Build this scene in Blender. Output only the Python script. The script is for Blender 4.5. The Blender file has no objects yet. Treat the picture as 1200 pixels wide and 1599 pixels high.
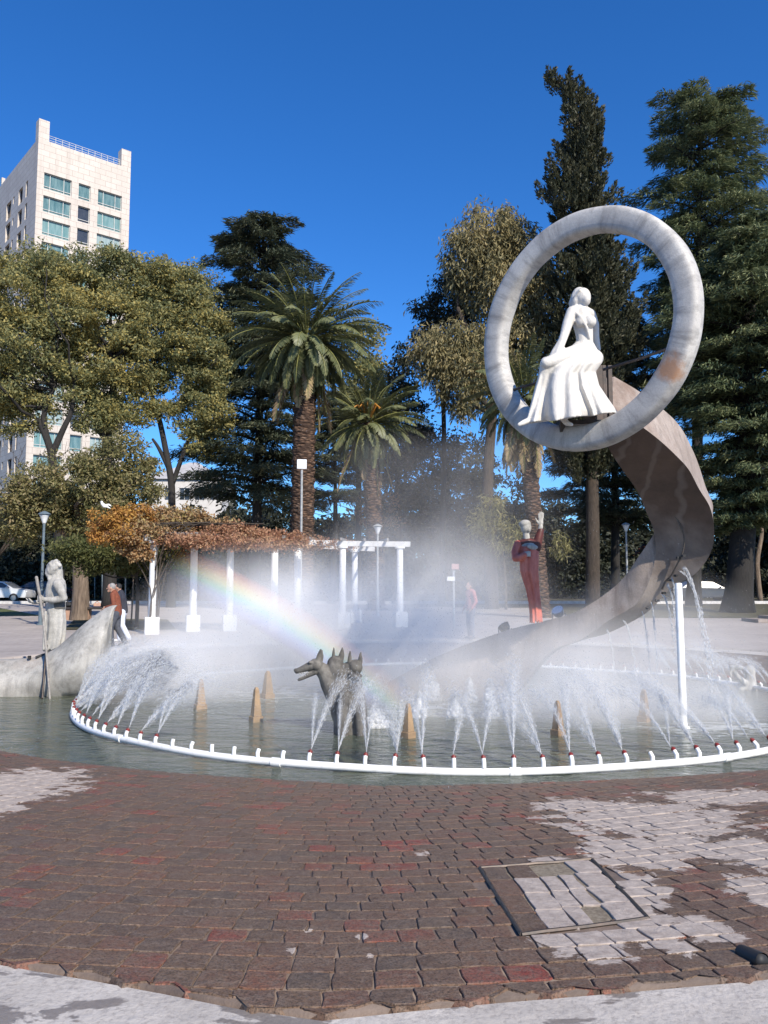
import bpy, bmesh, math, random
import numpy as np
from mathutils import Vector, Matrix

random.seed(7)
RNG = np.random.default_rng(11)
S = bpy.context.scene
R = math.radians

# ------------------------------------------------------------------ camera
TH, FPX, CX, CY = R(5.3), 1300.0, 600.0, 799.5
CAM = Vector((0, 0, 1.52))
cd = bpy.data.cameras.new('camera')
cam = bpy.data.objects.new('camera', cd)
S.collection.objects.link(cam)
cam.location = CAM
cam.rotation_euler = (R(90) + TH, 0, 0)
cd.sensor_fit = 'HORIZONTAL'
cd.sensor_width = 36
cd.lens = 36 * FPX / 1200
cd.clip_start = 0.05
cd.clip_end = 6000
S.camera = cam

# ------------------------------------------------------------------ light
SUN_AZ, SUN_EL = R(148), R(36)
SUN = Vector((math.sin(SUN_AZ) * math.cos(SUN_EL), math.cos(SUN_AZ) * math.cos(SUN_EL), math.sin(SUN_EL)))
sl = bpy.data.lights.new('sun', 'SUN')
sl.energy = 5.0
sl.angle = R(0.53)
sl.color = (1.0, 0.91, 0.78)
so = bpy.data.objects.new('sun', sl)
S.collection.objects.link(so)
so.rotation_euler = SUN.to_track_quat('Z', 'Y').to_euler()
so.location = (6, -10, 30)
W = bpy.data.worlds.new('World')
S.world = W
W.use_nodes = True
wn = W.node_tree.nodes
wl = W.node_tree.links
sky = wn.new('ShaderNodeTexSky')
sky.sky_type = 'NISHITA'
sky.sun_disc = False
sky.sun_elevation = SUN_EL
sky.sun_rotation = SUN_AZ
sky.altitude = 800
sky.air_density = 1.0
sky.dust_density = 0.25
sky.ozone_density = 3.5
hs = wn.new('ShaderNodeHueSaturation')
hs.inputs['Saturation'].default_value = 1.25
wl.new(sky.outputs[0], hs.inputs['Color'])
tint = wn.new('ShaderNodeMix')
tint.data_type = 'RGBA'
tint.blend_type = 'MULTIPLY'
tint.inputs[0].default_value = 1.0
tint.inputs[7].default_value = (0.66, 0.93, 1.22, 1)
wl.new(hs.outputs[0], tint.inputs[6])
wl.new(tint.outputs[2], wn['Background'].inputs[0])
wn['Background'].inputs[1].default_value = 0.115
S.view_settings.view_transform = 'Standard'
S.view_settings.look = 'None'
S.view_settings.exposure = 0.45
S.view_settings.gamma = 1.0
S.view_settings.use_curve_mapping = False
cy = S.cycles
cy.use_denoising = True
cy.max_bounces = 6
cy.diffuse_bounces = 3
cy.glossy_bounces = 3
cy.transmission_bounces = 4
cy.transparent_max_bounces = 24
cy.volume_bounces = 2
cy.volume_step_rate = 1.0
cy.sample_clamp_indirect = 6


# ------------------------------------------------------------------ geometry of the view
def ray(px, py):
    x = (px - CX) / FPX
    v = -(py - CY) / FPX
    return Vector((x, math.cos(TH) - v * math.sin(TH), math.sin(TH) + v * math.cos(TH)))


def P(px, py, Y):
    d = ray(px, py)
    return CAM + d * (Y / d.y)


def G(px, py, z):
    d = ray(px, py)
    return CAM + d * ((z - CAM.z) / d.z)


def gz(y):
    if y < 24: return 0.0
    if y < 60: return (y - 24) * 0.0167
    return 0.6


def GB(px, py):
    p = G(px, py, 0)
    for _ in range(12):
        z = gz(p.y) if p.y > 0 else 0
        d = ray(px, py)
        if d.z > -0.004: break
        q = G(px, py, z)
        p = p.lerp(q, 0.6)
    p.z = gz(p.y)
    return p


# ------------------------------------------------------------------ object helpers
def link(o):
    S.collection.objects.link(o)
    return o


def tag(o, label=None, cat=None, group=None, kind=None):
    if label: o['label'] = label
    if cat: o['category'] = cat
    if group: o['group'] = group
    if kind: o['kind'] = kind
    return o


def thing(name, label, cat, loc, group=None):
    o = link(bpy.data.objects.new(name, None))
    o.empty_display_size = 0.2
    o.location = loc
    return tag(o, label, cat, group)


def adopt(o, parent):
    if parent is not None:
        o.parent = parent
        if parent.parent is None:      # a part of a thing; a sub-part's parent already stands at the world origin
            o.matrix_parent_inverse = Matrix.Translation(parent.location).inverted()
    return o


def obj(name, me, mat=None, parent=None, smooth=False):
    if mat is not None:
        me.materials.append(mat)
    if smooth:
        me.polygons.foreach_set('use_smooth', [True] * len(me.polygons))
    o = link(bpy.data.objects.new(name, me))
    return adopt(o, parent)


def pymesh(name, verts, faces):
    me = bpy.data.meshes.new(name)
    me.from_pydata([tuple(v) for v in verts], [], faces)
    me.update()
    return me


def quads(name, V):
    """V: (N,4,3) array -> mesh of N loose quads"""
    V = np.asarray(V, dtype=np.float32)
    n = V.shape[0]
    me = bpy.data.meshes.new(name)
    me.vertices.add(4 * n)
    me.vertices.foreach_set('co', V.reshape(-1))
    me.loops.add(4 * n)
    me.loops.foreach_set('vertex_index', np.arange(4 * n, dtype=np.int32))
    me.polygons.add(n)
    me.polygons.foreach_set('loop_start', np.arange(0, 4 * n, 4, dtype=np.int32))
    me.polygons.foreach_set('loop_total', np.full(n, 4, dtype=np.int32))
    me.update(calc_edges=True)
    return me


class MB:
    """collects simple solids into one mesh"""

    def __init__(self):
        self.v = []
        self.f = []

    def add(self, vs, fs):
        b = len(self.v)
        self.v += [Vector(v) for v in vs]
        self.f += [[b + i for i in f] for f in fs]

    def box(self, c, s, rz=0, taper=1.0, bevel=0.0):
        c = Vector(c)
        x, y, z = s[0] / 2, s[1] / 2, s[2] / 2
        m = Matrix.Rotation(rz, 3, 'Z')
        vs = []
        for zz, t in ((-z, 1), (z, taper)):
            for xx, yy in ((-x, -y), (x, -y), (x, y), (-x, y)):
                vs.append(c + m @ Vector((xx * t, yy * t, zz)))
        self.add(vs, [[3, 2, 1, 0], [4, 5, 6, 7], [0, 1, 5, 4], [1, 2, 6, 5], [2, 3, 7, 6], [3, 0, 4, 7]])

    def tube(self, pts, rad, n=10, caps=True, ry=None, up=None):
        pts = [Vector(p) for p in pts]
        k = len(pts)
        if not hasattr(rad, '__len__'): rad = [rad] * k
        rings = []
        ref = None
        for i, p in enumerate(pts):
            t = (pts[min(i + 1, k - 1)] - pts[max(i - 1, 0)])
            if t.length < 1e-9: t = Vector((0, 0, 1))
            t.normalize()
            if ref is None:
                a = Vector(up) if up else (Vector((0, 1, 0)) if abs(t.y) < 0.9 else Vector((1, 0, 0)))
            else:
                a = ref
            u = (a - t * a.dot(t)).normalized()
            ref = u
            w = t.cross(u)
            q = ry[i] if ry is not None else 1.0
            rings.append([p + (u * math.cos(2 * math.pi * j / n) * q + w * math.sin(2 * math.pi * j / n)) * rad[i] for j in range(n)])
        vs = [v for r in rings for v in r]
        fs = []
        for i in range(k - 1):
            for j in range(n):
                j2 = (j + 1) % n
                fs.append([i * n + j, i * n + j2, (i + 1) * n + j2, (i + 1) * n + j])
        if caps:
            fs.append(list(range(n))[::-1])
            fs.append([(k - 1) * n + j for j in range(n)])
        self.add(vs, fs)

    def cap(self, pts, rad, n=12, ry=None, up=None):
        """tube with rounded ends"""
        pts = [Vector(p) for p in pts]
        rad = list(rad) if hasattr(rad, '__len__') else [rad] * len(pts)
        ryl = list(ry) if ry is not None else [1.0] * len(pts)
        d0 = (pts[0] - pts[1]).normalized()
        d1 = (pts[-1] - pts[-2]).normalized()
        A, B, ra, rb = [], [], [], []
        for a in (80, 55, 30):
            A.append(pts[0] + d0 * rad[0] * math.sin(R(a)))
            ra.append(rad[0] * math.cos(R(a)))
        for a in (30, 55, 80):
            B.append(pts[-1] + d1 * rad[-1] * math.sin(R(a)))
            rb.append(rad[-1] * math.cos(R(a)))
        self.tube(A + pts + B, ra + rad + rb, n, True, [ryl[0]] * 3 + ryl + [ryl[-1]] * 3, up)

    def ell(self, c, r, rot=None, nu=14, nv=9):
        c = Vector(c)
        if not hasattr(r, '__len__'): r = (r, r, r)
        vs = [Vector((0, 0, -r[2]))]
        for i in range(1, nv):
            a = -math.pi / 2 + math.pi * i / nv
            for j in range(nu):
                b = 2 * math.pi * j / nu
                vs.append(Vector((r[0] * math.cos(a) * math.cos(b), r[1] * math.cos(a) * math.sin(b), r[2] * math.sin(a))))
        vs.append(Vector((0, 0, r[2])))
        m = rot.to_3x3() if rot is not None else Matrix.Identity(3)
        vs = [c + m @ v for v in vs]
        fs = []
        for j in range(nu):
            fs.append([0, 1 + (j + 1) % nu, 1 + j])
        for i in range(nv - 2):
            for j in range(nu):
                a = 1 + i * nu + j
                b = 1 + i * nu + (j + 1) % nu
                fs.append([a, b, b + nu, a + nu])
        t = len(vs) - 1
        o = 1 + (nv - 2) * nu
        for j in range(nu):
            fs.append([o + j, o + (j + 1) % nu, t])
        self.add(vs, fs)

    def lathe(self, c, prof, n=16):
        """prof: list of (r, z)"""
        c = Vector(c)
        vs = []
        for r, z in prof:
            for j in range(n):
                a = 2 * math.pi * j / n
                vs.append(c + Vector((r * math.cos(a), r * math.sin(a), z)))
        fs = []
        for i in range(len(prof) - 1):
            for j in range(n):
                j2 = (j + 1) % n
                fs.append([i * n + j, i * n + j2, (i + 1) * n + j2, (i + 1) * n + j])
        fs.append(list(range(n))[::-1])
        fs.append([(len(prof) - 1) * n + j for j in range(n)])
        self.add(vs, fs)

    def mesh(self, name):
        return pymesh(name, self.v, self.f)

    def build(self, name, mat, parent=None, smooth=False, bevel=0.0, flat_angle=None):
        o = obj(name, self.mesh(name), mat, parent, smooth)
        if bevel > 0:
            bm = bmesh.new()
            bm.from_mesh(o.data)
            es = [e for e in bm.edges if len(e.link_faces) == 2 and e.calc_face_angle(0) > R(30)]
            bmesh.ops.bevel(bm, geom=es, offset=bevel, segments=2, affect='EDGES', profile=0.5)
            bm.to_mesh(o.data)
            bm.free()
        if flat_angle:
            o.data.set_sharp_from_angle(angle=flat_angle)
        return o


def sculpt(mb, name, mat, parent, voxel, smooth=4):
    """fuses the overlapping solids of mb into one continuous surface"""
    me = mb.mesh(name)
    o = link(bpy.data.objects.new(name, me))
    m = o.modifiers.new('r', 'REMESH')
    m.mode = 'VOXEL'
    m.voxel_size = voxel
    if smooth:
        s = o.modifiers.new('s', 'SMOOTH')
        s.factor = 0.5
        s.iterations = smooth
    dg = bpy.context.evaluated_depsgraph_get()
    dg.update()
    me2 = bpy.data.meshes.new_from_object(o.evaluated_get(dg))
    o.modifiers.clear()
    o.data = me2
    bpy.data.meshes.remove(me)
    me2.name = name
    me2.materials.clear()
    me2.materials.append(mat)
    me2.polygons.foreach_set('use_smooth', [True] * len(me2.polygons))
    return adopt(o, parent)


# ------------------------------------------------------------------ materials
class NT:
    def __init__(self, name):
        self.m = bpy.data.materials.new(name)
        self.m.use_nodes = True
        self.t = self.m.node_tree
        self.n = self.t.nodes
        self.n.clear()
        self.out = self.n.new('ShaderNodeOutputMaterial')

    def add(self, typ, **kw):
        n = self.n.new('ShaderNode' + typ)
        for k, v in kw.items(): setattr(n, k, v)
        return n

    def l(self, a, b):
        self.t.links.new(a, b)

    def coord(self, scale=(1, 1, 1), which='Object', rot=(0, 0, 0)):
        c = self.add('TexCoord')
        m = self.add('Mapping')
        m.inputs['Scale'].default_value = scale
        m.inputs['Rotation'].default_value = rot
        self.l(c.outputs[which], m.inputs[0])
        return m.outputs[0]

    def noise(self, scale, detail=5, rough=0.6, vec=None, dist=0.0):
        n = self.add('TexNoise')
        n.inputs['Scale'].default_value = scale
        n.inputs['Detail'].default_value = detail
        n.inputs['Roughness'].default_value = rough
        n.inputs['Distortion'].default_value = dist
        if vec is not None: self.l(vec, n.inputs['Vector'])
        return n.outputs['Fac']

    def ramp(self, fac, stops, interp='LINEAR'):
        r = self.add('ValToRGB')
        r.color_ramp.interpolation = interp
        e = r.color_ramp.elements
        while len(e) < len(stops): e.new(0.5)
        for i, (p, c) in enumerate(stops):
            e[i].position = p
            e[i].color = (c, c, c, 1) if not hasattr(c, '__len__') else (*c, 1)
        self.l(fac, r.inputs[0])
        return r.outputs[0]

    def mix(self, fac, a, b, mode='MIX'):
        m = self.add('Mix', data_type='RGBA', blend_type=mode)
        m.clamp_factor = True
        for sock, v in ((m.inputs[0], fac), (m.inputs[6], a), (m.inputs[7], b)):
            if hasattr(v, 'links') or hasattr(v, 'is_linked'):
                self.l(v, sock)
            elif hasattr(v, '__len__'):
                sock.default_value = (*v, 1)
            else:
                sock.default_value = v
        return m.outputs[2]

    def math(self, op, a, b=None, clamp=False):
        m = self.add('Math', operation=op, use_clamp=clamp)
        for i, v in ((0, a), (1, b)):
            if v is None: continue
            if hasattr(v, 'is_linked'):
                self.l(v, m.inputs[i])
            else:
                m.inputs[i].default_value = v
        return m.outputs[0]

    def bsdf(self, col, rough=0.6, metallic=0.0, spec=0.5, bump=None, bstr=0.3, bdist=0.02, trans=None):
        b = self.add('BsdfPrincipled')
        if hasattr(col, 'is_linked'):
            self.l(col, b.inputs['Base Color'])
        else:
            b.inputs['Base Color'].default_value = (*col, 1)
        if hasattr(rough, 'is_linked'):
            self.l(rough, b.inputs['Roughness'])
        else:
            b.inputs['Roughness'].default_value = rough
        b.inputs['Metallic'].default_value = metallic
        b.inputs['Specular IOR Level'].default_value = spec
        if bump is not None:
            k = self.add('Bump')
            k.inputs['Strength'].default_value = bstr
            k.inputs['Distance'].default_value = bdist
            self.l(bump, k.inputs['Height'])
            self.l(k.outputs[0], b.inputs['Normal'])
        return b.outputs[0]

    def done(self, surf=None, vol=None):
        if surf is not None: self.l(surf, self.out.inputs['Surface'])
        if vol is not None: self.l(vol, self.out.inputs['Volume'])
        return self.m


def plain(name, c, c2=None, scale=6, rough=0.6, metallic=0, bump=0.0, spec=0.4, stretch=(1, 1, 1), lo=0.35, hi=0.65, bdist=0.02):
    t = NT(name)
    v = t.coord(stretch)
    n = t.noise(scale, 6, 0.65, v)
    if c2 is None: c2 = tuple(x * 0.72 for x in c)
    col = t.mix(t.ramp(n, [(lo, 0.0), (hi, 1.0)]), c, c2)
    n2 = t.noise(scale * 7, 4, 0.6, v)
    return t.done(t.bsdf(col, rough, metallic, spec, n2 if bump else None, bump, bdist))


def leaf_mat(name, cols, scale=0.45, transl=0.3, rough=0.55):
    t = NT(name)
    g = t.add('NewGeometry')
    n = t.noise(scale, 3, 0.55, t.coord())
    f = t.math('ADD', t.math('MULTIPLY', g.outputs['Random Per Island'], 0.55), t.math('MULTIPLY', n, 0.75))
    f = t.math('SUBTRACT', f, 0.15)
    k = len(cols)
    col = t.ramp(f, [(0.12 + 0.76 * i / max(1, k - 1), c) for i, c in enumerate(cols)])
    p = t.bsdf(col, rough, 0, 0.25)
    tr = t.add('BsdfTranslucent')
    t.l(col, tr.inputs[0])
    mx = t.add('MixShader')
    mx.inputs[0].default_value = transl
    t.l(p, mx.inputs[1])
    t.l(tr.outputs[0], mx.inputs[2])
    return t.done(mx.outputs[0])


def concrete(name, base, dark, stain=None, scale=1.6, streak=True, rough=0.8):
    t = NT(name)
    v = t.coord()
    n = t.noise(scale, 8, 0.7, v)
    col = t.mix(t.ramp(n, [(0.36, 0), (0.66, 1)]), base, dark)
    if streak:
        n2 = t.noise(3.0, 5, 0.6, t.coord((3.0, 3.0, 0.35)))
        col = t.mix(t.ramp(n2, [(0.48, 0), (0.72, 0.65)]), col, tuple(x * 0.55 for x in dark))
    if stain is not None:
        n3 = t.noise(0.9, 5, 0.6, t.coord((1, 1, 0.6)), 0.6)
        col = t.mix(t.ramp(n3, [(0.56, 0), (0.7, 0.7)]), col, stain)
    n4 = t.noise(55, 4, 0.7, v)
    col = t.mix(t.ramp(n4, [(0.35, 0.25), (0.6, 0.0)]), col, tuple(x * 0.4 for x in dark))
    bp = t.math('ADD', t.math('MULTIPLY', n4, 0.5), t.noise(9, 5, 0.6, v))
    return t.done(t.bsdf(col, rough, 0, 0.3, bp, 0.35, 0.02))


M = {}
M['white_paint'] = plain('white_paint', (0.8, 0.8, 0.78), (0.66, 0.66, 0.64), 5, 0.45, bump=0.1)
M['pvc'] = plain('pvc', (0.8, 0.8, 0.77), (0.5, 0.48, 0.43), 7, 0.35, lo=0.5, hi=0.8)
M['red_plastic'] = plain('red_plastic', (0.22, 0.025, 0.02), (0.13, 0.015, 0.012), 30, 0.4)
M['marble'] = None
M['statue_white'] = plain('statue_white', (0.57, 0.55, 0.51), (0.36, 0.34, 0.3), 5.0, 0.7, bump=0.35, stretch=(1, 1, .45), lo=0.48, hi=0.82)
M['statue_grey'] = concrete('statue_grey', (0.5, 0.485, 0.45), (0.31, 0.3, 0.275), None, 5)
M['ribbon'] = concrete('ribbon', (0.39, 0.335, 0.3), (0.25, 0.205, 0.175), (0.16, 0.1, 0.07), 1.3)
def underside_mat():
    t = NT('ribbon_underside_shade')
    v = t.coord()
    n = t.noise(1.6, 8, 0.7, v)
    dry = t.mix(t.ramp(n, [(0.36, 0), (0.66, 1)]), (0.3, 0.26, 0.23), (0.18, 0.15, 0.13))  # lighter concrete tone low on the underside
    stain_shade = t.mix(t.ramp(n, [(0.36, 0), (0.66, 1)]), (0.12, 0.082, 0.062), (0.07, 0.048, 0.038))  # brown stain tone, darkened to paint shade onto the upper underside
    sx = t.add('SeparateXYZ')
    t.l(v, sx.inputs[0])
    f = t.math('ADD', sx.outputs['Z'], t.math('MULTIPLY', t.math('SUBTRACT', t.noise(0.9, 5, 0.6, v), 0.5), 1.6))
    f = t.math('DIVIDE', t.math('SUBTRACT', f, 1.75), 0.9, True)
    col = t.mix(f, dry, stain_shade)
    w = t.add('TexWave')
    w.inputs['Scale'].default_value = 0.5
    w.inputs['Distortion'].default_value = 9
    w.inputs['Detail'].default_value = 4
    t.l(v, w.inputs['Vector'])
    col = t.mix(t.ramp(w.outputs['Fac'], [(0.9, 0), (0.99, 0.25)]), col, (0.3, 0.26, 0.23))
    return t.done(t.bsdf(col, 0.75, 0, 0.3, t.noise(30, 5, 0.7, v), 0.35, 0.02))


M['ribbon_underside_shade'] = underside_mat()
M['boat'] = concrete('boat', (0.45, 0.435, 0.4), (0.25, 0.242, 0.222), (0.34, 0.29, 0.25), 2.4)
M['steel_dark'] = plain('steel_dark', (0.05, 0.047, 0.045), (0.09, 0.07, 0.06), 12, 0.5, 0.6)
M['black'] = plain('black', (0.015, 0.015, 0.017), (0.03, 0.03, 0.03), 10, 0.6)
M['lamp_paint'] = plain('lamp_paint', (0.13, 0.17, 0.2), (0.09, 0.12, 0.14), 10, 0.5)
M['lamp_pale'] = plain('lamp_pale', (0.36, 0.37, 0.37), (0.24, 0.25, 0.25), 10, 0.5)
M['glass_white'] = plain('glass_white', (0.75, 0.76, 0.76), (0.6, 0.62, 0.62), 10, 0.25)
M['red_robe'] = plain('red_robe', (0.55, 0.17, 0.12), (0.4, 0.1, 0.07), 9, 0.42, bump=0.25, stretch=(1, 1, 0.5))
M['dark_robe'] = plain('dark_robe', (0.05, 0.02, 0.02), (0.1, 0.025, 0.02), 9, 0.5)
M['dog'] = concrete('dog', (0.17, 0.16, 0.14), (0.06, 0.056, 0.052), (0.36, 0.335, 0.29), 6)
M['obelisk'] = concrete('obelisk', (0.4, 0.27, 0.15), (0.24, 0.16, 0.09), (0.16, 0.12, 0.075), 6)
M['bark'] = plain('bark', (0.085, 0.065, 0.05), (0.035, 0.028, 0.022), 5, 0.9, bump=0.8, stretch=(3, 3, 0.6), bdist=0.05)
M['bark_pale'] = plain('bark_pale', (0.24, 0.18, 0.13), (0.1, 0.072, 0.052), 4, 0.9, bump=0.8, stretch=(3, 3, 0.4), bdist=0.05)
M['bark_dark'] = plain('bark_dark', (0.03, 0.027, 0.025), (0.015, 0.014, 0.013), 5, 0.9, bump=0.6, stretch=(3, 3, 0.6))
M['beam'] = plain('beam', (0.55, 0.55, 0.54), (0.38, 0.37, 0.36), 4, 0.7)
M['foam'] = None


def ring_mat():
    t = NT('ring_marble')
    v = t.coord()
    n = t.noise(1.4, 8, 0.7, v)
    col = t.mix(t.ramp(n, [(0.36, 0), (0.64, 1)]), (0.55, 0.535, 0.5), (0.36, 0.345, 0.325))
    # water-stain bars crossing the tube, kept in the tube's own coordinates
    uv = t.add('UVMap')
    mp = t.add('Mapping')
    mp.inputs['Scale'].default_value = (60, 2.0, 1)
    t.l(uv.outputs[0], mp.inputs[0])
    n2 = t.noise(1.0, 5, 0.65, mp.outputs[0])
    col = t.mix(t.ramp(n2, [(0.47, 0), (0.66, 0.72)]), col, (0.2, 0.19, 0.18))
    n3 = t.noise(60, 3, 0.7, v)
    col = t.mix(t.ramp(n3, [(0.3, 0.35), (0.5, 0.0)]), col, (0.2, 0.19, 0.17))
    # one rusty patch where the rod meets the ring
    p = t.coord()
    vm = t.add('VectorMath', operation='SUBTRACT')
    t.l(p, vm.inputs[0])
    vm.inputs[1].default_value = RUST
    ln = t.add('VectorMath', operation='LENGTH')
    t.l(vm.outputs[0], ln.inputs[0])
    d = t.math('ADD', ln.outputs['Value'], t.math('MULTIPLY', t.noise(7, 4, 0.7, v), 0.34))
    col = t.mix(t.ramp(d, [(0.26, 0.85), (0.4, 0.0)]), col, (0.36, 0.18, 0.085))
    return t.done(t.bsdf(col, 0.6, 0, 0.35, t.noise(30, 5, 0.7, v), 0.25, 0.015))


# ------------------------------------------------------------------ the pool, apron and ground
C = Vector((1.08, 15.6, 0))
WZ = -0.48


def arc(r, a0, a1, n):
    return [(C.x + r * math.cos(R(a0 + (a1 - a0) * i / n)), C.y + r * math.sin(R(a0 + (a1 - a0) * i / n))) for i in range(n + 1)]


rim_px = [(1500, 1486), (1200, 1520), (960, 1541), (700, 1562), (560, 1578), (480, 1585), (330, 1556), (200, 1530), (0, 1497), (-300, 1440)]
RIM = arc(9.0, -22, 200, 60) + [(-8.2, 8.6), (-6.0, 5.6)] + [(G(x, y, -0.03).x, G(x, y, -0.03).y) for x, y in rim_px[::-1]] + [(5.0, 4.4), (8.0, 8.2)]
wat_px = [(1500, 1172), (1350, 1186), (1200, 1198), (1000, 1210), (800, 1218), (600, 1222), (500, 1216), (300, 1204), (100, 1184), (0, 1168), (-250, 1140)]
WAT = arc(7.5, -18, 110, 40) + arc(8.3, 115, 192, 20) + [(G(x, y, WZ).x, G(x, y, WZ).y) for x, y in wat_px[::-1]]


def cast(poly, a):
    """distance from C to polygon along angle a"""
    dx, dy = math.cos(a), math.sin(a)
    best = None
    n = len(poly)
    for i in range(n):
        x1, y1 = poly[i][0] - C.x, poly[i][1] - C.y
        x2, y2 = poly[(i + 1) % n][0] - C.x, poly[(i + 1) % n][1] - C.y
        ex, ey = x2 - x1, y2 - y1
        den = dx * ey - dy * ex
        if abs(den) < 1e-9: continue
        t = (x1 * ey - y1 * ex) / den
        s = (x1 * dy - y1 * dx) / den
        if -1e-6 <= s <= 1 + 1e-6 and t > 0 and (best is None or t > best): best = t
    return best


NPHI = 240
ANG = [2 * math.pi * i / NPHI for i in range(NPHI)]
RR = [cast(RIM, a) for a in ANG]
RW = [cast(WAT, a) for a in ANG]


def lerp_tab(tab, a):
    f = (a % (2 * math.pi)) / (2 * math.pi) * NPHI
    i = int(f) % NPHI
    t = f - int(f)
    return tab[i] * (1 - t) + tab[(i + 1) % NPHI] * t


def apron_t(x, y):
    a = math.atan2(y - C.y, x - C.x)
    r = math.hypot(x - C.x, y - C.y)
    w, m = lerp_tab(RW, a), lerp_tab(RR, a)
    return (r - w) / (m - w)


def apron_z(t):
    return WZ - 0.015 + (0.5 - 0.035) * min(max(t, -0.1), 1.05)


def polar_sheet(name, rings, mat, smooth=True):
    """rings: list of functions i -> (r, z)"""
    vs, fs = [], []
    for fn in rings:
        for i, a in enumerate(ANG):
            r, z = fn(i)
            x, y = C.x + r * math.cos(a), C.y + r * math.sin(a)
            vs.append((x, y, z if z is not None else gz(y)))
    for k in range(len(rings) - 1):
        for i in range(NPHI):
            j = (i + 1) % NPHI
            fs.append([k * NPHI + i, (k + 1) * NPHI + i, (k + 1) * NPHI + j, k * NPHI + j])
    o = obj(name, pymesh(name, vs, fs), mat, None, smooth)
    return o


def paving_mat():
    t = NT('paving')
    v = t.coord()
    n = t.noise(0.35, 6, 0.65, v)
    col = t.mix(t.ramp(n, [(0.35, 0), (0.65, 1)]), (0.43, 0.385, 0.35), (0.34, 0.305, 0.28))
    br = t.add('TexBrick')
    br.inputs['Scale'].default_value = 1.0
    br.inputs['Brick Width'].default_value = 0.8
    br.inputs['Row Height'].default_value = 0.4
    br.inputs['Mortar Size'].default_value = 0.012
    br.inputs['Color1'].default_value = (1, 1, 1, 1)
    br.inputs['Color2'].default_value = (0.86, 0.85, 0.84, 1)
    br.inputs['Mortar'].default_value = (0.55, 0.53, 0.5, 1)
    t.l(v, br.inputs['Vector'])
    col = t.mix(0.8, col, br.outputs[0], 'MULTIPLY')
    n2 = t.noise(2.2, 6, 0.7, v)
    col = t.mix(t.ramp(n2, [(0.54, 0), (0.74, 0.35)]), col, (0.17, 0.15, 0.135))
    n3 = t.noise(70, 3, 0.7, v)
    return t.done(t.bsdf(col, 0.8, 0, 0.3, n3, 0.2, 0.01))


RINGS = [lambda i: (RR[i] + 0.02, -0.3), lambda i: (RR[i] + 0.88, -0.3), lambda i: (RR[i] + 0.9, 0.0)]
for d in [1.2, 1.5] + [2 + 2 * k for k in range(34)] + [80, 110, 160, 260, 500, 1200, 3000]:
    RINGS.append(lambda i, d=d: (RR[i] + d, None))
ground = polar_sheet('ground', RINGS, paving_mat())
tag(ground, kind='structure')

# apron: mortar bed sheet under the bricks
bed_m = plain('mortar_bed', (0.185, 0.14, 0.11), (0.095, 0.072, 0.06), 2.6, 0.75, bump=0.6)


def ap(k):
    def fn(i):
        t = k / 6.0
        return RW[i] - 0.35 + (RR[i] - RW[i] + 0.35) * t, apron_z((-0.35 + (RR[i] - RW[i] + 0.35) * t) / (RR[i] - RW[i])) - 0.0075

    return fn


bed = polar_sheet('apron_bed', [ap(k) for k in range(7)] + [lambda i: (RR[i] + 0.01, -0.3)], bed_m)
tag(bed, kind='structure')

# kerb of pale concrete outside the bricks
def kerb_mat():
    t = NT('kerb_concrete')
    v = t.coord()
    n = t.noise(1.7, 8, 0.7, v)
    col = t.mix(t.ramp(n, [(0.38, 0), (0.66, 1)]), (0.5, 0.465, 0.42), (0.37, 0.34, 0.305))
    n2 = t.noise(2.6, 5, 0.62, t.coord((1, 1.6, 1)), 0.4)
    wet = t.ramp(n2, [(0.57, 0), (0.6, 1)])
    col = t.mix(t.math('MULTIPLY', wet, 0.75), col, (0.125, 0.105, 0.092))
    n3 = t.noise(40, 5, 0.75, v)
    col = t.mix(t.ramp(n3, [(0.36, 0.45), (0.52, 0)]), col, (0.17, 0.15, 0.135))
    bp = t.math('ADD', t.noise(12, 5, 0.6, v), t.math('MULTIPLY', n3, 0.4))
    return t.done(t.bsdf(col, t.math('SUBTRACT', 0.85, t.math('MULTIPLY', wet, 0.45)), 0, 0.35, bp, 0.5, 0.02))


kr = polar_sheet('kerb', [lambda i: (RR[i] + 0.0, -0.3), lambda i: (RR[i] + 0.012, -0.055), lambda i: (RR[i] + 0.03, -0.042), lambda i: (RR[i] + 0.2, -0.045),
                          lambda i: (RR[i] + 0.885, -0.04), lambda i: (RR[i] + 0.895, -0.05), lambda i: (RR[i] + 0.898, -0.25)], kerb_mat(), False)
tag(kr, kind='structure')

# bricks -------------------------------------------------------------
HATCH = [G(750, 1358, -0.2), G(925, 1340, -0.19), G(1013, 1443, -0.12), G(815, 1469, -0.11)]


def inside(poly, x, y):
    c = False
    n = len(poly)
    for i in range(n):
        x1, y1, x2, y2 = poly[i].x, poly[i].y, poly[(i + 1) % n].x, poly[(i + 1) % n].y
        if (y1 > y) != (y2 > y) and x < (x2 - x1) * (y - y1) / (y2 - y1) + x1: c = not c
    return c


DRY = [(1010, 1258, 165, 46), (900, 1230, 75, 20), (990, 1330, 85, 44), (1075, 1318, 75, 32), (905, 1410, 105, 75), (985, 1405, 60, 66), (925, 1505, 125, 52), (1010, 1480, 75, 66),
       (1095, 1490, 60, 36), (1150, 1216, 140, 17), (1180, 1335, 100, 40), (1195, 1415, 60, 42), (20, 1205, 105, 42), (-20, 1245, 80, 46), (575, 1535, 13, 14), (455, 1530, 17, 11), (440, 1552, 17, 13),
       (565, 1500, 15, 8), (660, 1325, 11, 7), (485, 1490, 12, 7), (860, 1345, 40, 14)]


def to_px(p):
    d = Vector(p) - CAM
    c, s = math.cos(TH), math.sin(TH)
    zc = d.y * c + d.z * s
    yc = -d.y * s + d.z * c
    return CX + FPX * d.x / zc, CY - FPX * yc / zc


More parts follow.
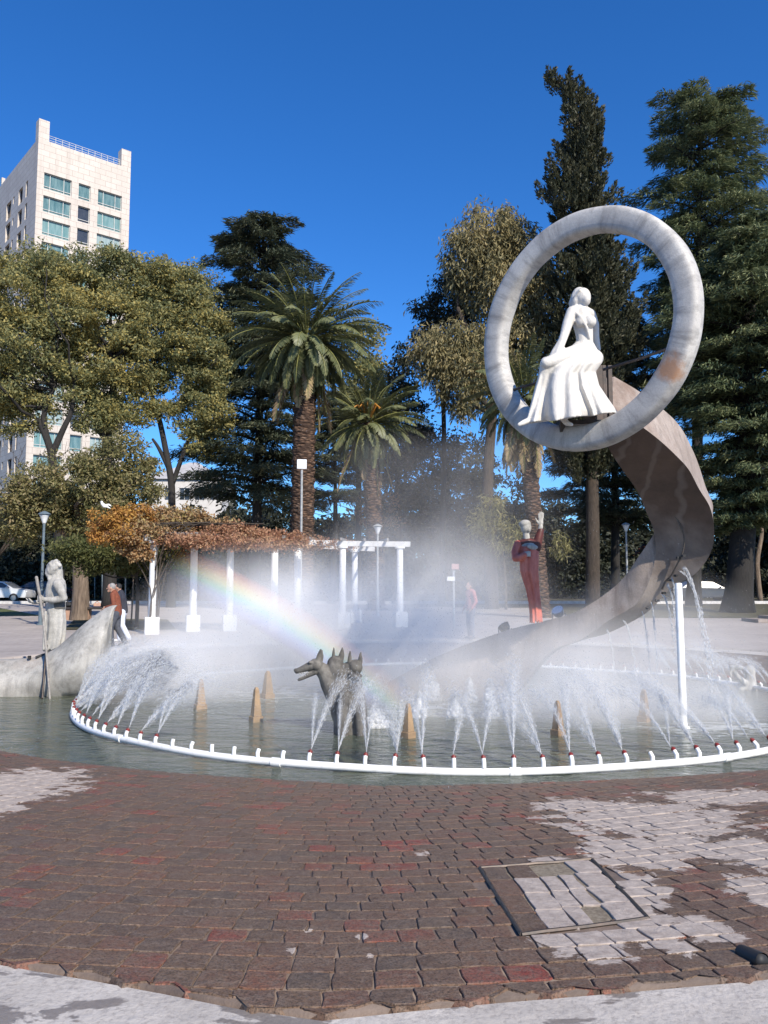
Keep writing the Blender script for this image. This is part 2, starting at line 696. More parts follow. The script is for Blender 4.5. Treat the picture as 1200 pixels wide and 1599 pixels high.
DRYW = []
for (x, y, rx, ry) in DRY:
    p = G(x, y, -0.2)
    q = G(x + rx, y, -0.2)
    v1 = G(x, y - ry, -0.2)
    v2 = G(x, y + ry, -0.2)
    DRYW.append((p.x, p.y, (q - p).length, (v1 - v2).length / 2))


def dryness(x, y):
    return max(1.0 - math.hypot((x - a) / c, (y - b) / d) for a, b, c, d in DRYW)


def brick_mat():
    t = NT('porphyry_bricks')
    g = t.add('NewGeometry')
    v = t.coord()
    rnd = g.outputs['Random Per Island']
    base = t.ramp(rnd, [(0.0, (0.088, 0.07, 0.058)), (0.16, (0.14, 0.086, 0.056)), (0.3, (0.095, 0.06, 0.042)), (0.45, (0.18, 0.1, 0.063)), (0.58, (0.1, 0.076, 0.06)), (0.72, (0.19, 0.086, 0.054)), (0.84, (0.12, 0.072, 0.05)),
                        (0.92, (0.22, 0.07, 0.046)), (1.0, (0.25, 0.05, 0.036))])
    n = t.noise(7, 6, 0.7, v)
    base = t.mix(t.ramp(n, [(0.38, 0), (0.68, 0.65)]), base, (0.2, 0.135, 0.088))
    base = t.mix(t.ramp(t.noise(0.9, 4, 0.6, v), [(0.4, 0.0), (0.65, 0.5)]), base, (0.145, 0.1, 0.072))
    base = t.mix(t.ramp(t.noise(22, 5, 0.7, v), [(0.44, 0.0), (0.66, 0.75)]), base, (0.2, 0.15, 0.115))
    n5 = t.noise(90, 3, 0.7, v)
    base = t.mix(t.ramp(n5, [(0.36, 0.75), (0.54, 0)]), base, (0.028, 0.022, 0.018))
    at = t.add('Attribute')
    at.attribute_name = 'dry'
    w = t.math('ADD', at.outputs['Fac'], t.math('MULTIPLY', t.math('SUBTRACT', t.noise(4.5, 8, 0.72, v, 0.5), 0.5), 2.6))
    w = t.math('ADD', w, t.math('MULTIPLY', t.math('SUBTRACT', rnd, 0.5), 0.25))
    dry = t.ramp(w, [(0.16, 0), (0.22, 1)])
    dcol = t.mix(t.ramp(t.noise(16, 6, 0.7, v), [(0.36, 0), (0.66, 1)]), (0.47, 0.405, 0.35), (0.3, 0.25, 0.215))
    col = t.mix(dry, base, dcol)
    rough = t.math('ADD', t.math('MULTIPLY', dry, 0.4), t.math('ADD', 0.42, t.math('MULTIPLY', n, 0.25)))
    bp = t.math('ADD', t.noise(26, 6, 0.75, v), t.math('MULTIPLY', n, 1.2))
    return t.done(t.bsdf(col, rough, 0, 0.22, bp, 0.7, 0.012))


M['brick'] = brick_mat()


def brick_solid(vs, fs, dr, cx, cy, ca, sa, lr, la, zf, dz, rnd, soft=0.08, push=0.0, height=0.03, clip=True):
    """one worn block: 12-gon top with a rounded shoulder and a centre point"""
    b = len(vs)
    out = []
    hr, ha = lr / 2, la / 2
    cut = min(hr, ha) * soft
    base = [(-hr, -ha + cut), (-hr + cut, -ha), (0, -ha), (hr - cut, -ha), (hr, -ha + cut), (hr, 0), (hr, ha - cut), (hr - cut, ha), (0, ha), (-hr + cut, ha), (-hr, ha - cut), (-hr, 0)]
    for (u, w) in base:
        u += rnd.uniform(-0.009, 0.009)
        w += rnd.uniform(-0.009, 0.009)
        out.append((u, w))
    tx, ty = rnd.uniform(-0.004, 0.004), rnd.uniform(-0.004, 0.004)

    def put(u, w, h, d):
        x = cx + u * ca - w * sa
        y = cy + u * sa + w * ca
        tt = apron_t(x, y)
        lim = 1.0 + 0.006 * math.sin(x * 23.0) + 0.005 * math.sin(x * 61.0 + 1.0) + (0.0 if h < -0.01 else -0.003)
        if clip and tt > lim:
            a_ = math.atan2(y - C.y, x - C.x)
            rr_ = lerp_tab(RW, a_) + (lerp_tab(RR, a_) - lerp_tab(RW, a_)) * lim
            x, y = C.x + rr_ * math.cos(a_), C.y + rr_ * math.sin(a_)
        vs.append((x, y, zf(x, y) + dz + u * tx + w * ty + h))
        dr.append(dryness(x, y) + d)

    n = 12
    for (u, w) in out: put(u, w, -height, -0.5)
    for (u, w) in out: put(u * 0.995, w * 0.995, -0.003, -0.12 + push)
    for (u, w) in out: put(u * 0.955, w * 0.955, 0.0, 0.02 + push)
    put(0, 0, 0.001, 0.06 + push)
    for k in range(2):
        for j in range(n):
            j2 = (j + 1) % n
            fs.append([b + k * n + j, b + k * n + j2, b + (k + 1) * n + j2, b + (k + 1) * n + j])
    for j in range(n):
        fs.append([b + 2 * n + j, b + 2 * n + (j + 1) % n, b + 3 * n])


def bricks():
    rnd = random.Random(5)
    Q = (-0.6, 14.0)
    vs, fs, dr = [], [], []
    zf = lambda x, y: apron_z(apron_t(x, y))
    row = 0
    r = 4.6
    while r < 13.2:
        lr = rnd.choice([0.158, 0.17, 0.18])
        n = int(2 * math.pi * r / 0.178)
        off = rnd.random()
        da = 2 * math.pi / n
        for i in range(n):
            a = -math.pi / 2 + (i - n / 2 + off) * da
            if abs(a + math.pi / 2) > R(62): continue
            x, y = Q[0] + r * math.cos(a), Q[1] + r * math.sin(a)
            t = apron_t(x, y)
            if not (-0.07 < t < 1.025): continue
            if inside(HATCH, x, y): continue
            qx, qy = to_px((x, y, -0.1))
            if not (-120 < qx < 1330): continue
            brick_solid(vs, fs, dr, x, y, math.cos(a), math.sin(a), lr - 0.006 - 0.005 * rnd.random(), r * da - 0.006 - 0.006 * rnd.random(), zf, abs(rnd.gauss(0, 0.0012)), rnd)
        r += lr
        row += 1
    me = pymesh('brick_apron', vs, fs)
    at = me.attributes.new('dry', 'FLOAT', 'POINT')
    at.data.foreach_set('value', dr)
    o = obj('brick_apron', me, M['brick'], None, False)
    tag(o, kind='structure')


bricks()


def hatch():
    rnd = random.Random(9)
    c = sum(HATCH, Vector()) / 4
    root = thing('access_hatch', 'sunken square hatch of loose pale bricks and gravel set in the wet brick apron', 'hatch', (c.x, c.y, apron_z(apron_t(c.x, c.y))))
    zf = lambda x, y: apron_z(apron_t(x, y))
    # frame of dark iron round the opening, standing just proud of the gap
    A, B, Cc, D = HATCH
    mb = MB()
    for p, q in ((A, B), (B, Cc), (Cc, D), (D, A)):
        pts = []
        for k in range(7):
            w = p.lerp(q, k / 6)
            pts.append((w.x, w.y, zf(w.x, w.y) + 0.002 + rnd.uniform(-.002, .002)))
        mb.tube(pts, 0.011, 6)
    mb.build('frame', M['steel_dark'], root)
    mg = MB()
    vs, fs = [], []
    K = 10
    gr = plain('hatch_gravel', (0.46, 0.39, 0.29), (0.25, 0.2, 0.14), 40, 0.9, bump=1.0)
    for i in range(K + 1):
        for j in range(K + 1):
            w = A.lerp(B, i / K).lerp(D.lerp(Cc, i / K), j / K)
            vs.append((w.x, w.y, zf(w.x, w.y) - 0.006 + rnd.uniform(-0.001, 0.001)))
    for i in range(K):
        for j in range(K):
            a = i * (K + 1) + j
            fs.append([a, a + 1, a + K + 2, a + K + 1])
    obj('gravel_bed', pymesh('gravel_bed', vs, fs), gr, root)
    vs, fs, dr = [], [], []
    ex = (B - A).to_2d()
    a = math.atan2((D - A).y, (D - A).x)
    nx, ny = 5, 4
    wx = [0.0, 0.21, 0.43, 0.58, 0.74, 1.0]
    for i in range(nx):
        for j in range(ny):
            if (i == 3 and j in (0, 3)) or (i == 2 and j == 0): continue
            u = (wx[i] + wx[i + 1]) / 2
            v = (j + 0.5) / ny
            w = A.lerp(B, u).lerp(D.lerp(Cc, u), v)
            du = (B - A).length * (wx[i + 1] - wx[i])
            dv = (D - A).length / ny
            brick_solid(vs, fs, dr, w.x, w.y, math.cos(a), math.sin(a), dv - 0.008, du - (0.02 if i < 3 else 0.035), zf, 0.004, rnd, 0.08, 0.55 if (i > 0 and not (i == 1 and j == 0)) else -0.3, 0.02)
    me = pymesh('loose_bricks', vs, fs)
    me.attributes.new('dry', 'FLOAT', 'POINT').data.foreach_set('value', dr)
    obj('loose_bricks', me, M['brick'], root, False)


hatch()

# drain pipe mouth at the right end of the kerb
p = G(1192, 1510, -0.05)
dm = MB()
dirv = Vector((0.25, -1, 0.12)).normalized()
q = Vector((p.x, p.y, -0.03))
dm.tube([q - dirv * 0.14, q - dirv * 0.07, q], [0.03, 0.034, 0.035], 14, False)
dm.tube([q - dirv * 0.139, q], [0.028, 0.029], 14, True)
tag(dm.build('drain_pipe', M['black'], None, True), 'dark open drain pipe mouth beside the brick edge above the kerb', 'drain')


# water ---------------------------------------------------------------
def water_mat():
    t = NT('pool_water')
    v = t.coord()
    n1 = t.noise(1.6, 4, 0.55, t.coord((0.8, 1.5, 1)), 0.5)
    n2 = t.noise(5.5, 4, 0.6, t.coord((0.7, 1.3, 1)), 0.4)
    n3 = t.noise(22, 3, 0.6, v)
    h = t.math('ADD', t.math('MULTIPLY', n1, 1.2), t.math('ADD', t.math('MULTIPLY', n2, 0.5), t.math('MULTIPLY', n3, 0.12)))
    deep = t.mix(t.ramp(t.noise(0.5, 4, 0.6, v), [(0.4, 0), (0.62, 1)]), (0.066, 0.08, 0.056), (0.1, 0.11, 0.078))
    # churned foam lies round the bubbling jets and where the streams land
    foam = None
    for (cx_, cy_, sx, sy) in FOAM_SPOTS:
        vm = t.add('VectorMath', operation='SUBTRACT')
        t.l(v, vm.inputs[0])
        vm.inputs[1].default_value = (cx_, cy_, WZ)
        mm = t.add('VectorMath', operation='MULTIPLY')
        t.l(vm.outputs[0], mm.inputs[0])
        mm.inputs[1].default_value = (1 / sx, 1 / sy, 0)
        ln = t.add('VectorMath', operation='LENGTH')
        t.l(mm.outputs[0], ln.inputs[0])
        d = t.math('SUBTRACT', 1.0, ln.outputs['Value'])
        foam = d if foam is None else t.math('MAXIMUM', foam, d)
    f = t.math('ADD', t.math('MULTIPLY', foam, 0.55), t.math('MULTIPLY', t.math('SUBTRACT', t.noise(3.4, 7, 0.72, t.coord((0.8, 1.6, 1)), 1.0), 0.5), 2.2))
    fm = t.ramp(f, [(0.32, 0), (0.62, 0.85)])
    col = t.mix(fm, deep, (0.6, 0.62, 0.62))
    rough = t.math('ADD', 0.06, t.math('MULTIPLY', fm, 0.6))
    return t.done(t.bsdf(col, rough, 0, 0.5, h, 0.9, 0.13))


FOAM_SPOTS = [(P(690, 1095, 13.8).x, 14.2, 2.6, 2.2), (4.9, 12.3, 2.6, 1.5), (6.2, 11.6, 2.0, 1.4), (-2.0, 16.5, 3.0, 3.0)]
vs, fs = [], []
wr = [0.0, 0.2, 0.4, 0.6, 0.8, 1.0]
vs.append((C.x, C.y, WZ))
for f in wr[1:]:
    for i, a in enumerate(ANG):
        r = (RW[i] + 0.25) * f
        vs.append((C.x + r * math.cos(a), C.y + r * math.sin(a), WZ))
for k in range(len(wr) - 1):
    for i in range(NPHI):
        j = (i + 1) % NPHI
        if k == 0:
            fs.append([0, 1 + i, 1 + j])
        else:
            a0 = 1 + (k - 1) * NPHI
            fs.append([a0 + i, a0 + NPHI + i, a0 + NPHI + j, a0 + j])
tag(obj('water', pymesh('water', vs, fs), water_mat(), None, True), kind='structure')
FLOOR = pymesh('pool_floor', [(C.x + (RW[i] + 0.3) * math.cos(a), C.y + (RW[i] + 0.3) * math.sin(a), -0.62) for i, a in enumerate(ANG)], [list(range(NPHI))])
tag(obj('pool_floor', FLOOR, bed_m), kind='structure')


# lawns and road -------------------------------------------------------
def overlay(name, pts, mat, lift=0.02, nu=10, nv=10, kind='structure'):
    """pts: 4 ground corners (world x,y); a sheet that follows the ground"""
    vs, fs = [], []
    a, b, c, d = [Vector((p[0], p[1], 0)) for p in pts]
    for i in range(nu + 1):
        for j in range(nv + 1):
            w = a.lerp(b, i / nu).lerp(d.lerp(c, i / nu), j / nv)
            vs.append((w.x, w.y, gz(w.y) + lift))
    for i in range(nu):
        for j in range(nv):
            q = i * (nv + 1) + j
            fs.append([q, q + nv + 1, q + nv + 2, q + 1])
    return tag(obj(name, pymesh(name, vs, fs), mat), kind=kind)


grass_m = plain('lawn_grass', (0.13, 0.14, 0.035), (0.065, 0.08, 0.02), 1.3, 0.9, bump=0.8, bdist=0.06)
soil_m = plain('lawn_soil', (0.09, 0.085, 0.035), (0.05, 0.04, 0.02), 1.6, 0.9, bump=0.8, bdist=0.06)
road_m = plain('asphalt', (0.05, 0.05, 0.052), (0.038, 0.038, 0.04), 1.2, 0.85, bump=0.3)


def gp(px, py):
    p = GB(px, py)
    return (p.x, p.y)


overlay('lawn', [gp(-330, 963), gp(63, 962), (-26.5, 55), (-60, 55)], grass_m)
overlay('lawn', [gp(100, 984), gp(275, 984), gp(262, 968), gp(118, 966)], soil_m)
overlay('lawn', [gp(905, 965), gp(1330, 966), (60, 55.5), (9, 55.5)], soil_m)
overlay('lawn', [gp(640, 948), gp(890, 950), (9, 55.5), (1, 55.5)], soil_m)
overlay('road', [(-110, 57), (110, 57), (110, 66), (-110, 66)], road_m, 0.015, 20, 4)
kb = MB()
kb.box((0, 56.6, 0.63), (220, 0.5, 0.18))
tag(kb.build('kerb', M['beam']), kind='structure')
overlay('lawn', [(-150, 66.5), (150, 66.5), (220, 130), (-220, 130)], soil_m, 0.02, 12, 12)

# ------------------------------------------------------------------ the spiral monument
def crom(pts, m):
    out = []
    n = len(pts)
    for i in range(n - 1):
        p0, p1, p2, p3 = pts[max(i - 1, 0)], pts[i], pts[i + 1], pts[min(i + 2, n - 1)]
        for k in range(m):
            t = k / m
            out.append(0.5 * ((2 * p1) + (p2 - p0) * t + (2 * p0 - 5 * p1 + 4 * p2 - p3) * t * t + (3 * p1 - p0 - 3 * p2 + p3) * t ** 3))
    out.append(pts[-1].copy())
    return out


sF = [(612, 1098, 16.2), (705, 1098, 15.5), (795, 1088, 14.9), (858, 1020, 14.55), (905, 1000, 14.25), (950, 970, 13.9), (995, 942, 13.6), (1017, 900, 13.4), (1024, 862, 13.3), (1021, 828, 13.2), (1010, 800, 13.05),
      (1000, 775, 12.85), (988, 755, 12.65), (975, 737, 12.4), (958, 712, 12.1), (945, 690, 11.9), (930, 672, 11.75), (915, 655, 11.65), (905, 645, 11.6)]
sL = [(613, 1099, 16.7), (706, 1099, 16.2), (798, 1090, 15.7), (862, 1023, 15.1), (907, 1001, 14.8), (952, 988, 14.3), (1010, 957, 13.85), (1050, 917, 13.5), (1085, 897, 13.2), (1109, 866, 12.95), (1116, 832, 12.7),
      (1110, 794, 12.45), (1092, 763, 12.2), (1076, 733, 12.0), (1055, 710, 11.75), (1030, 687, 11.6), (1004, 667, 11.5), (975, 648, 11.45), (950, 640, 11.5)]
sU = {0: (605, 1066, 16.4), 1: (690, 1022, 15.9), 2: (790, 985, 15.4), 3: (850, 970, 14.75), 4: (905, 953, 14.15), 5: (965, 912, 13.75), 6: (1000, 866, 13.4), 7: (1022, 833, 13.3), 8: (1030, 815, 13.35), 9: (1022, 795, 13.4),
      10: (1008, 780, 13.4)}
sR = {11: (1114, 789, 13.0), 12: (1103, 761, 12.8), 13: (1092, 727, 12.6), 14: (1082, 702, 12.4), 15: (1066, 671, 12.25), 16: (1045, 647, 12.1), 17: (1003, 614, 12.0), 18: (960, 588, 11.95)}
Fp = [P(*q) for q in sF]
Lp = [P(*q) for q in sL]
Up, Rp = [], []
for i in range(19):
    if i in sU:
        u = P(*sU[i])
        Up.append(u)
        Rp.append(Lp[i] + (u - Fp[i]))
    else:
        r = P(*sR[i])
        Rp.append(r)
        Up.append(Fp[i] + (r - Lp[i]))
FF, LL, UU, RRb = [crom(x, 8) for x in (Fp, Lp, Up, Rp)]
monument = thing('spiral_monument', 'tall weathered concrete spiral ribbon rising from the pool and carrying a big marble ring', 'monument', (P(800, 1085, 15.3).x, 15.3, WZ))


def strip(vs, fs, A, B, m=5):
    b = len(vs)
    n = len(A)
    for i in range(n):
        for j in range(m + 1):
            vs.append(A[i].lerp(B[i], j / m))
    for i in range(n - 1):
        for j in range(m):
            q = b + i * (m + 1) + j
            fs.append([q, q + 1, q + m + 2, q + m + 1])


vs, fs = [], []
strip(vs, fs, UU, FF)
strip(vs, fs, FF, LL)
strip(vs, fs, LL, RRb)
strip(vs, fs, RRb, UU)
b = len(vs)
vs += [UU[0], FF[0], LL[0], RRb[0], UU[-1], FF[-1], LL[-1], RRb[-1]]
fs += [[b, b + 1, b + 2, b + 3], [b + 7, b + 6, b + 5, b + 4]]
rbm = pymesh('ribbon', vs, fs)
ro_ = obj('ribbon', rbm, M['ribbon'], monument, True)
rbm.materials.append(M['ribbon_underside_shade'])
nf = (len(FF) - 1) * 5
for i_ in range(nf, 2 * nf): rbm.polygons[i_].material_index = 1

RN = Vector((-math.sin(R(45.2)), -math.cos(R(45.2)), -0.005)).normalized()
RE1 = Vector((0, 0, 1)).cross(RN).normalized()
RE2 = RN.cross(RE1).normalized()
RC = P(911.7, 515.4, 11.0)
RM, RA, RB = 1.479, 0.168, 0.14
RUST = RC + RE1 * (RM + 0.03) * math.cos(R(-32)) + RE2 * (RM + 0.03) * math.sin(R(-32)) + RN * 0.13


def ringpt(a, off=0.0, out=0.0):
    return RC + (RE1 * math.cos(a) + RE2 * math.sin(a)) * (RM + out) + RN * off


def make_ring():
    vs, fs, uv = [], [], []
    N, K = 160, 24
    for i in range(N):
        a = 2 * math.pi * i / N
        for j in range(K):
            b = 2 * math.pi * j / K
            cx, sx = math.cos(b), math.sin(b)
            e = 0.55
            x = math.copysign(abs(cx) ** e, cx) * RA
            y = math.copysign(abs(sx) ** e, sx) * RB
            k = 1 + 0.012 * math.sin(7 * a + 2 * b) + 0.008 * math.sin(17 * a)
            vs.append(ringpt(a, y * k, x * k))
    for i in range(N):
        for j in range(K):
            i2, j2 = (i + 1) % N, (j + 1) % K
            fs.append([i * K + j, i2 * K + j, i2 * K + j2, i * K + j2])
            uv += [(i / N, j / K), ((i + 1) / N, j / K), ((i + 1) / N, (j + 1) / K), (i / N, (j + 1) / K)]
    me = pymesh('ring', vs, fs)
    l = me.uv_layers.new(name='UVMap')
    l.data.foreach_set('uv', [c for p in uv for c in p])
    return obj('ring', me, ring_mat(), monument, True)


make_ring()
mb = MB()
a1 = ringpt(R(-8), 0, -RA)
mb.tube([P(943, 577, 11.25), P(1000, 560, 10.6), P(1052, 541, 10.02)], 0.02, 8)
mb.build('tie_rod', M['steel_dark'], monument)
mb = MB()
mb.tube([P(792, 612, 11.9), P(850, 594, 11.4)], 0.02, 8)
mb.build('tie_rod', M['steel_dark'], monument)
mb = MB()
for (x, w) in ((936, 0.1), (944, 0.05), (953, 0.06)):
    a, b_ = P(x - 1, 572, 11.55), P(x + 1, 668, 11.5)
    mb.box((a + b_) / 2, (w, 0.09, (a - b_).length))
mb.build('steel_bracket', M['steel_dark'], monument, bevel=0.006)
mb = MB()
for k in range(7):
    x = 868 + k * 13.0
    q = P(x, 664 - 0.05 * (x - 868) - (4 if k > 4 else 0), 11.2)
mb.box(P(905, 662, 11.3), (0.62, 0.3, 0.06))
mb.box(P(878, 664, 11.15), (0.07, 0.1, 0.2))
mb.build('foot_plate', M['steel_dark'], monument, bevel=0.006)
# hose along the fold, with clamps
hp = [(1036, 791, 12.85), (1050, 801, 12.85), (1061, 817, 12.88), (1069, 840, 12.95), (1067, 860, 13.05), (1062, 873, 13.12), (1055, 888, 13.22), (1048, 900, 13.32), (1040, 908, 13.42), (1035, 920, 13.5)]
mb = MB()
mb.tube(crom([P(*q) for q in hp], 5), 0.014, 8)
mb.build('hose', plain('hose', (0.12, 0.1, 0.085), (0.07, 0.06, 0.05), 20, 0.5), monument, True)
mb = MB()
for (x, y, Y) in ((1068, 868, 13.05), (1060, 871, 13.12), (1056, 899, 13.28), (1046, 906, 13.38), (1037, 926, 13.5), (1027, 938, 13.6), (1012, 950, 13.72)):
    mb = MB()
    mb.box(P(x, y, Y - 0.02), (0.055, 0.05, 0.035), random.random())
    mb.build('clamp', M['black'], monument)

# white support post
a, b_ = P(1060, 912, 12.65), P(1068, 1134, 12.3)
b_.z = WZ - 0.1
mb = MB()
mb.tube([b_, b_.lerp(a, 0.5), a, a + (a - b_) * 0.004], [0.056, 0.054, 0.053, 0.049], 20)
mb.tube([Vector((b_.x, b_.y, WZ - 0.05)), Vector((b_.x, b_.y, WZ + 0.02))], 0.09, 20)
tag(mb.build('support_post', M['pvc'], None, True, flat_angle=R(40)), 'tall white round post standing in the water under the concrete spiral', 'post')


# floodlights on the ribbon
def floodlight(px, py, Y, aim, mat, label):
    c = P(px, py, Y)
    r = thing('floodlight', label, 'floodlight', c, 'floodlights on the spiral')
    d = Vector(aim).normalized()
    m = MB()
    m.tube([c - d * 0.07, c - d * 0.03, c + d * 0.07], [0.05, 0.095, 0.115], 12)
    m.build('lamp_body', mat, r, bevel=0.004)
    m = MB()
    m.tube([c + d * 0.071, c + d * 0.08], [0.1, 0.1], 12)
    m.build('lens', M['glass_white'], r)
    m = MB()
    m.tube([c + Vector((-0.12, 0, 0)), c + Vector((-0.11, 0, -0.12)), c + Vector((0, 0, -0.15)), c + Vector((0.11, 0, -0.12)), c + Vector((0.12, 0, 0))], 0.012, 6)
    m.build('bracket', mat, r)


floodlight(789, 981, 15.5, (-0.5, 0.4, 0.8), M['steel_dark'], 'dark floodlight clamped on the low end of the concrete spiral')
floodlight(873, 957, 14.9, (-0.45, -0.5, 0.75), plain('galvanised', (0.5, 0.5, 0.5), (0.3, 0.3, 0.3), 14, 0.35, 0.5), 'silvery floodlight on the spiral right of the red robed statue')


# ------------------------------------------------------------------ statues
def drape(mb, sec, Y0, ratio, folds, amp0, amp1, seed=0, n=96, lean=0.0, power=0.75, valleys=()):
    """closed skirt: sec = [(ypx, xl, xr, dY)] from top to hem; folds deepen toward the hem"""
    rnd = random.Random(seed)
    ph = [rnd.uniform(0, 6.28) for _ in range(3)]
    rings = []
    k = len(sec)
    for i, s in enumerate(sec):
        y, xl, xr = s[:3]
        dY = s[3] if len(s) > 3 else 0.0
        tilt = s[4] if len(s) > 4 else 0.0
        t = i / (k - 1)
        am = amp0 + (amp1 - amp0) * t
        cx, a = (xl + xr) / 2, (xr - xl) / 2
        aw = a * Y0 / FPX
        r = []
        for j in range(n):
            th = 2 * math.pi * j / n
            w = math.sin(folds * th + ph[0] + 0.7 * math.sin(2 * th + ph[1]) + lean * t)
            w = math.copysign(abs(w) ** power, w)
            w2 = math.sin((folds * 2 - 3) * th + ph[2])
            f = 1 + am * (w * 0.75 + w2 * 0.25) - am * 0.4
            fy = 1.0
            for (vc, vw, vd) in valleys:
                if math.sin(th) < 0: fy -= vd * max(0.0, t - .22) ** .8 * 1.2 * math.exp(-((math.cos(th) - vc - .06 * math.sin(5 * t + vc * 9)) / vw) ** 2)
            r.append(P(cx + a * math.cos(th) * f, y + tilt * math.cos(th) + 3 * am * w2 * 6 * t, Y0 + dY + aw * ratio * math.sin(th) * f * fy))
        rings.append(r)
    # interpolate between the sections
    out = []
    for i in range(k - 1):
        for q in range(4):
            out.append([rings[i][j].lerp(rings[i + 1][j], q / 4) for j in range(n)])
    out.append(rings[-1])
    vs = [v for r in out for v in r]
    fs = []
    for i in range(len(out) - 1):
        for j in range(n):
            j2 = (j + 1) % n
            fs.append([i * n + j, (i + 1) * n + j, (i + 1) * n + j2, i * n + j2])
    fs.append([j for j in range(n)])
    fs.append([(len(out) - 1) * n + j for j in range(n)][::-1])
    fs = [f[::-1] for f in fs]
    mb.add(vs, fs)


class Fig:
    """places rounded solids from measured outline points at a real depth"""

    def __init__(self, Y0):
        self.Y = Y0
        self.k = Y0 / FPX
        self.mb = MB()

    def pt(self, q):
        return P(q[0], q[1], self.Y + (q[2] if len(q) > 2 else 0))

    def cap(self, pts, rad, ry=None, n=14):
        rad = rad if hasattr(rad, '__len__') else [rad] * len(pts)
        self.mb.cap([self.pt(q) for q in pts], [r * self.k for r in rad], n, ry)

    def ell(self, q, r, ang=0):
        if not hasattr(r, '__len__'): r = (r, r, r)
        self.mb.ell(self.pt(q), [x * self.k for x in r], Matrix.Rotation(R(ang), 3, 'Y'), 18, 12)


# the white woman in the ring
f = Fig(10.95)
wroot = thing('statue', 'white stone statue of a woman in a billowing dress seated inside the ring', 'statue', P(890, 662, 11.2))
f.ell((911, 464, 0), (12.5, 12.5, 15.5))
f.ell((904, 461, .06), (11, 11, 14), 20)
f.ell((916, 468, -.06), (7, 8, 10))
f.cap([(899, 462, .05), (895, 474, .08), (896, 486, .1)], [7, 7, 5])
f.cap([(910, 474), (909, 486)], [7, 8])
f.cap([(918, 465, -.1), (921, 468, -.11)], [2.2, 2], n=8)
f.ell((899, 470, .02), (7, 8, 9))
f.ell((917, 473, -.08), (4, 3, 2))
f.cap([(896, 486, -.02), (910, 485, .02), (922, 491, .06)], [9, 10, 9])
f.cap([(908, 490), (911, 506), (913, 522), (914, 538), (915, 552)], [15, 16, 14, 13, 17], [.8, .8, .8, .85, .9])
f.ell((922, 502, -.08), (10, 10, 10))
f.ell((907, 502, -.1), (8, 8, 9))
f.cap([(894, 487, -.03), (887, 505, -.08), (882, 522, -.12)], [9.5, 8.5, 7])
f.cap([(882, 522, -.12), (876, 540, -.2), (869, 556, -.26)], [7, 6, 4.5])
f.cap([(878, 532, -.16), (866, 552, -.2), (860, 560, -.2)], [6, 6, 4])
for k in range(4):
    f.cap([(868 - k * .8, 556 + k * .6, -.27), (863 - k * 1.2, 561 + k * 1.2, -.3), (860 - k, 566 + k, -.29)], [2, 1.7, 1.4], n=8)
f.cap([(923, 490, .06), (929, 508, .12), (930, 526, .16), (934, 545, .18)], [8, 7.5, 6.5, 5])
f.cap([(899, 487, -.1), (908, 496, -.15), (917, 512, -.14), (921, 528, -.1)], [2.2, 3, 2.6, 2], n=8)
f.ell((926, 560, .03), (17, 18, 15))
f.cap([(914, 548, -.05), (884, 556, -.2), (853, 567, -.28)], [16, 12, 9])
f.cap([(853, 566, -.24), (846, 600, -.18), (836, 645, -.18), (828, 655, -.2)], [9, 7, 4.5, 4])
f.cap([(829, 655, -.22), (818, 660, -.3), (811, 663, -.33)], [4.5, 4.5, 3])
f.cap([(880, 654, -.2), (886, 661, -.25), (893, 663, -.28)], [5, 4.5, 3])
drape(f.mb, [(534, 899, 927, 0, 0), (550, 886, 938, -.04, 4), (562, 858, 942, -.08, -6), (570, 845, 940, -.1, -4), (582, 839, 930, -.13, -2), (604, 832, 935, -.14, -3), (626, 825, 948, -.14, -5), (644, 819, 959, -.14, -7), (653, 816, 963, -.14, -9)],
      10.95, 0.7, 5, 0.015, 0.07, 3, 140, 0.5, .9, [(-.55, .13, .85), (.38, .11, .7), (.7, .09, .4), (-.08, .1, .22), (-.83, .07, .5)])
for k in range(7):
    f.cap([(906 + k * 2, 450 + abs(k - 3) * .8, -.1 + .02 * k), (899 + k * 1.2, 462, -.04 + .02 * k), (894 + k * .9, 478, .02 + .02 * k)], [1.6, 2.2, 1.6], n=8)
sculpt(f.mb, 'figure', M['statue_white'], wroot, 0.012, 2)

# the red robed man on the spiral
f = Fig(14.45)
droot = thing('statue', 'statue of a man in a red robe raising one hand, standing on the spiral', 'statue', P(838, 968, 14.45))
f.ell((822, 824), (8.5, 9, 10))
f.ell((820, 818), (9.5, 9.5, 6.5), -8)
f.ell((826, 827, -.06), (3, 4, 4))
f.cap([(822, 834), (824, 846)], [5, 5.5])
f.cap([(838, 858), (842, 838), (845, 822)], [5, 4.5, 3.6])
f.ell((845, 816), (4.2, 2.4, 5))
for k, (dx, dy) in enumerate(((-3.6, -14), (-1.2, -17), (1.4, -17.5), (3.8, -15))):
    f.cap([(845 + dx * .6, 813), (845 + dx * 1.0, 806 + k % 2), (845 + dx * 1.05, 816 + dy)], [1.3, 1.15, .9], n=8)
f.cap([(841.5, 818), (838.5, 813), (837, 809)], [1.4, 1.2, 1], n=8)
f.ell((826, 853), (15, 9, 10))
f.cap([(812, 869, -.16), (820, 866, -.2)], [4, 3.6])
for k in range(4):
    f.cap([(820, 862.5 + k * 2.2, -.2), (825, 861 + k * 2.4, -.22), (829, 861.5 + k * 2.4, -.2)], [1.2, 1.1, .9], n=8)
sculpt(f.mb, 'body', M['statue_grey'], droot, 0.012, 1)
f = Fig(14.45)
f.cap([(812, 849), (824, 847), (837, 851)], [6, 8, 7])
f.cap([(838, 856), (842, 838), (844.5, 829)], [7.5, 6.5, 5.4])
f.cap([(825, 850), (826, 856)], [11, 11.5], [.7, .7])
sculpt(f.mb, 'collar', M['dark_robe'], droot, 0.014, 2)
f = Fig(14.45)
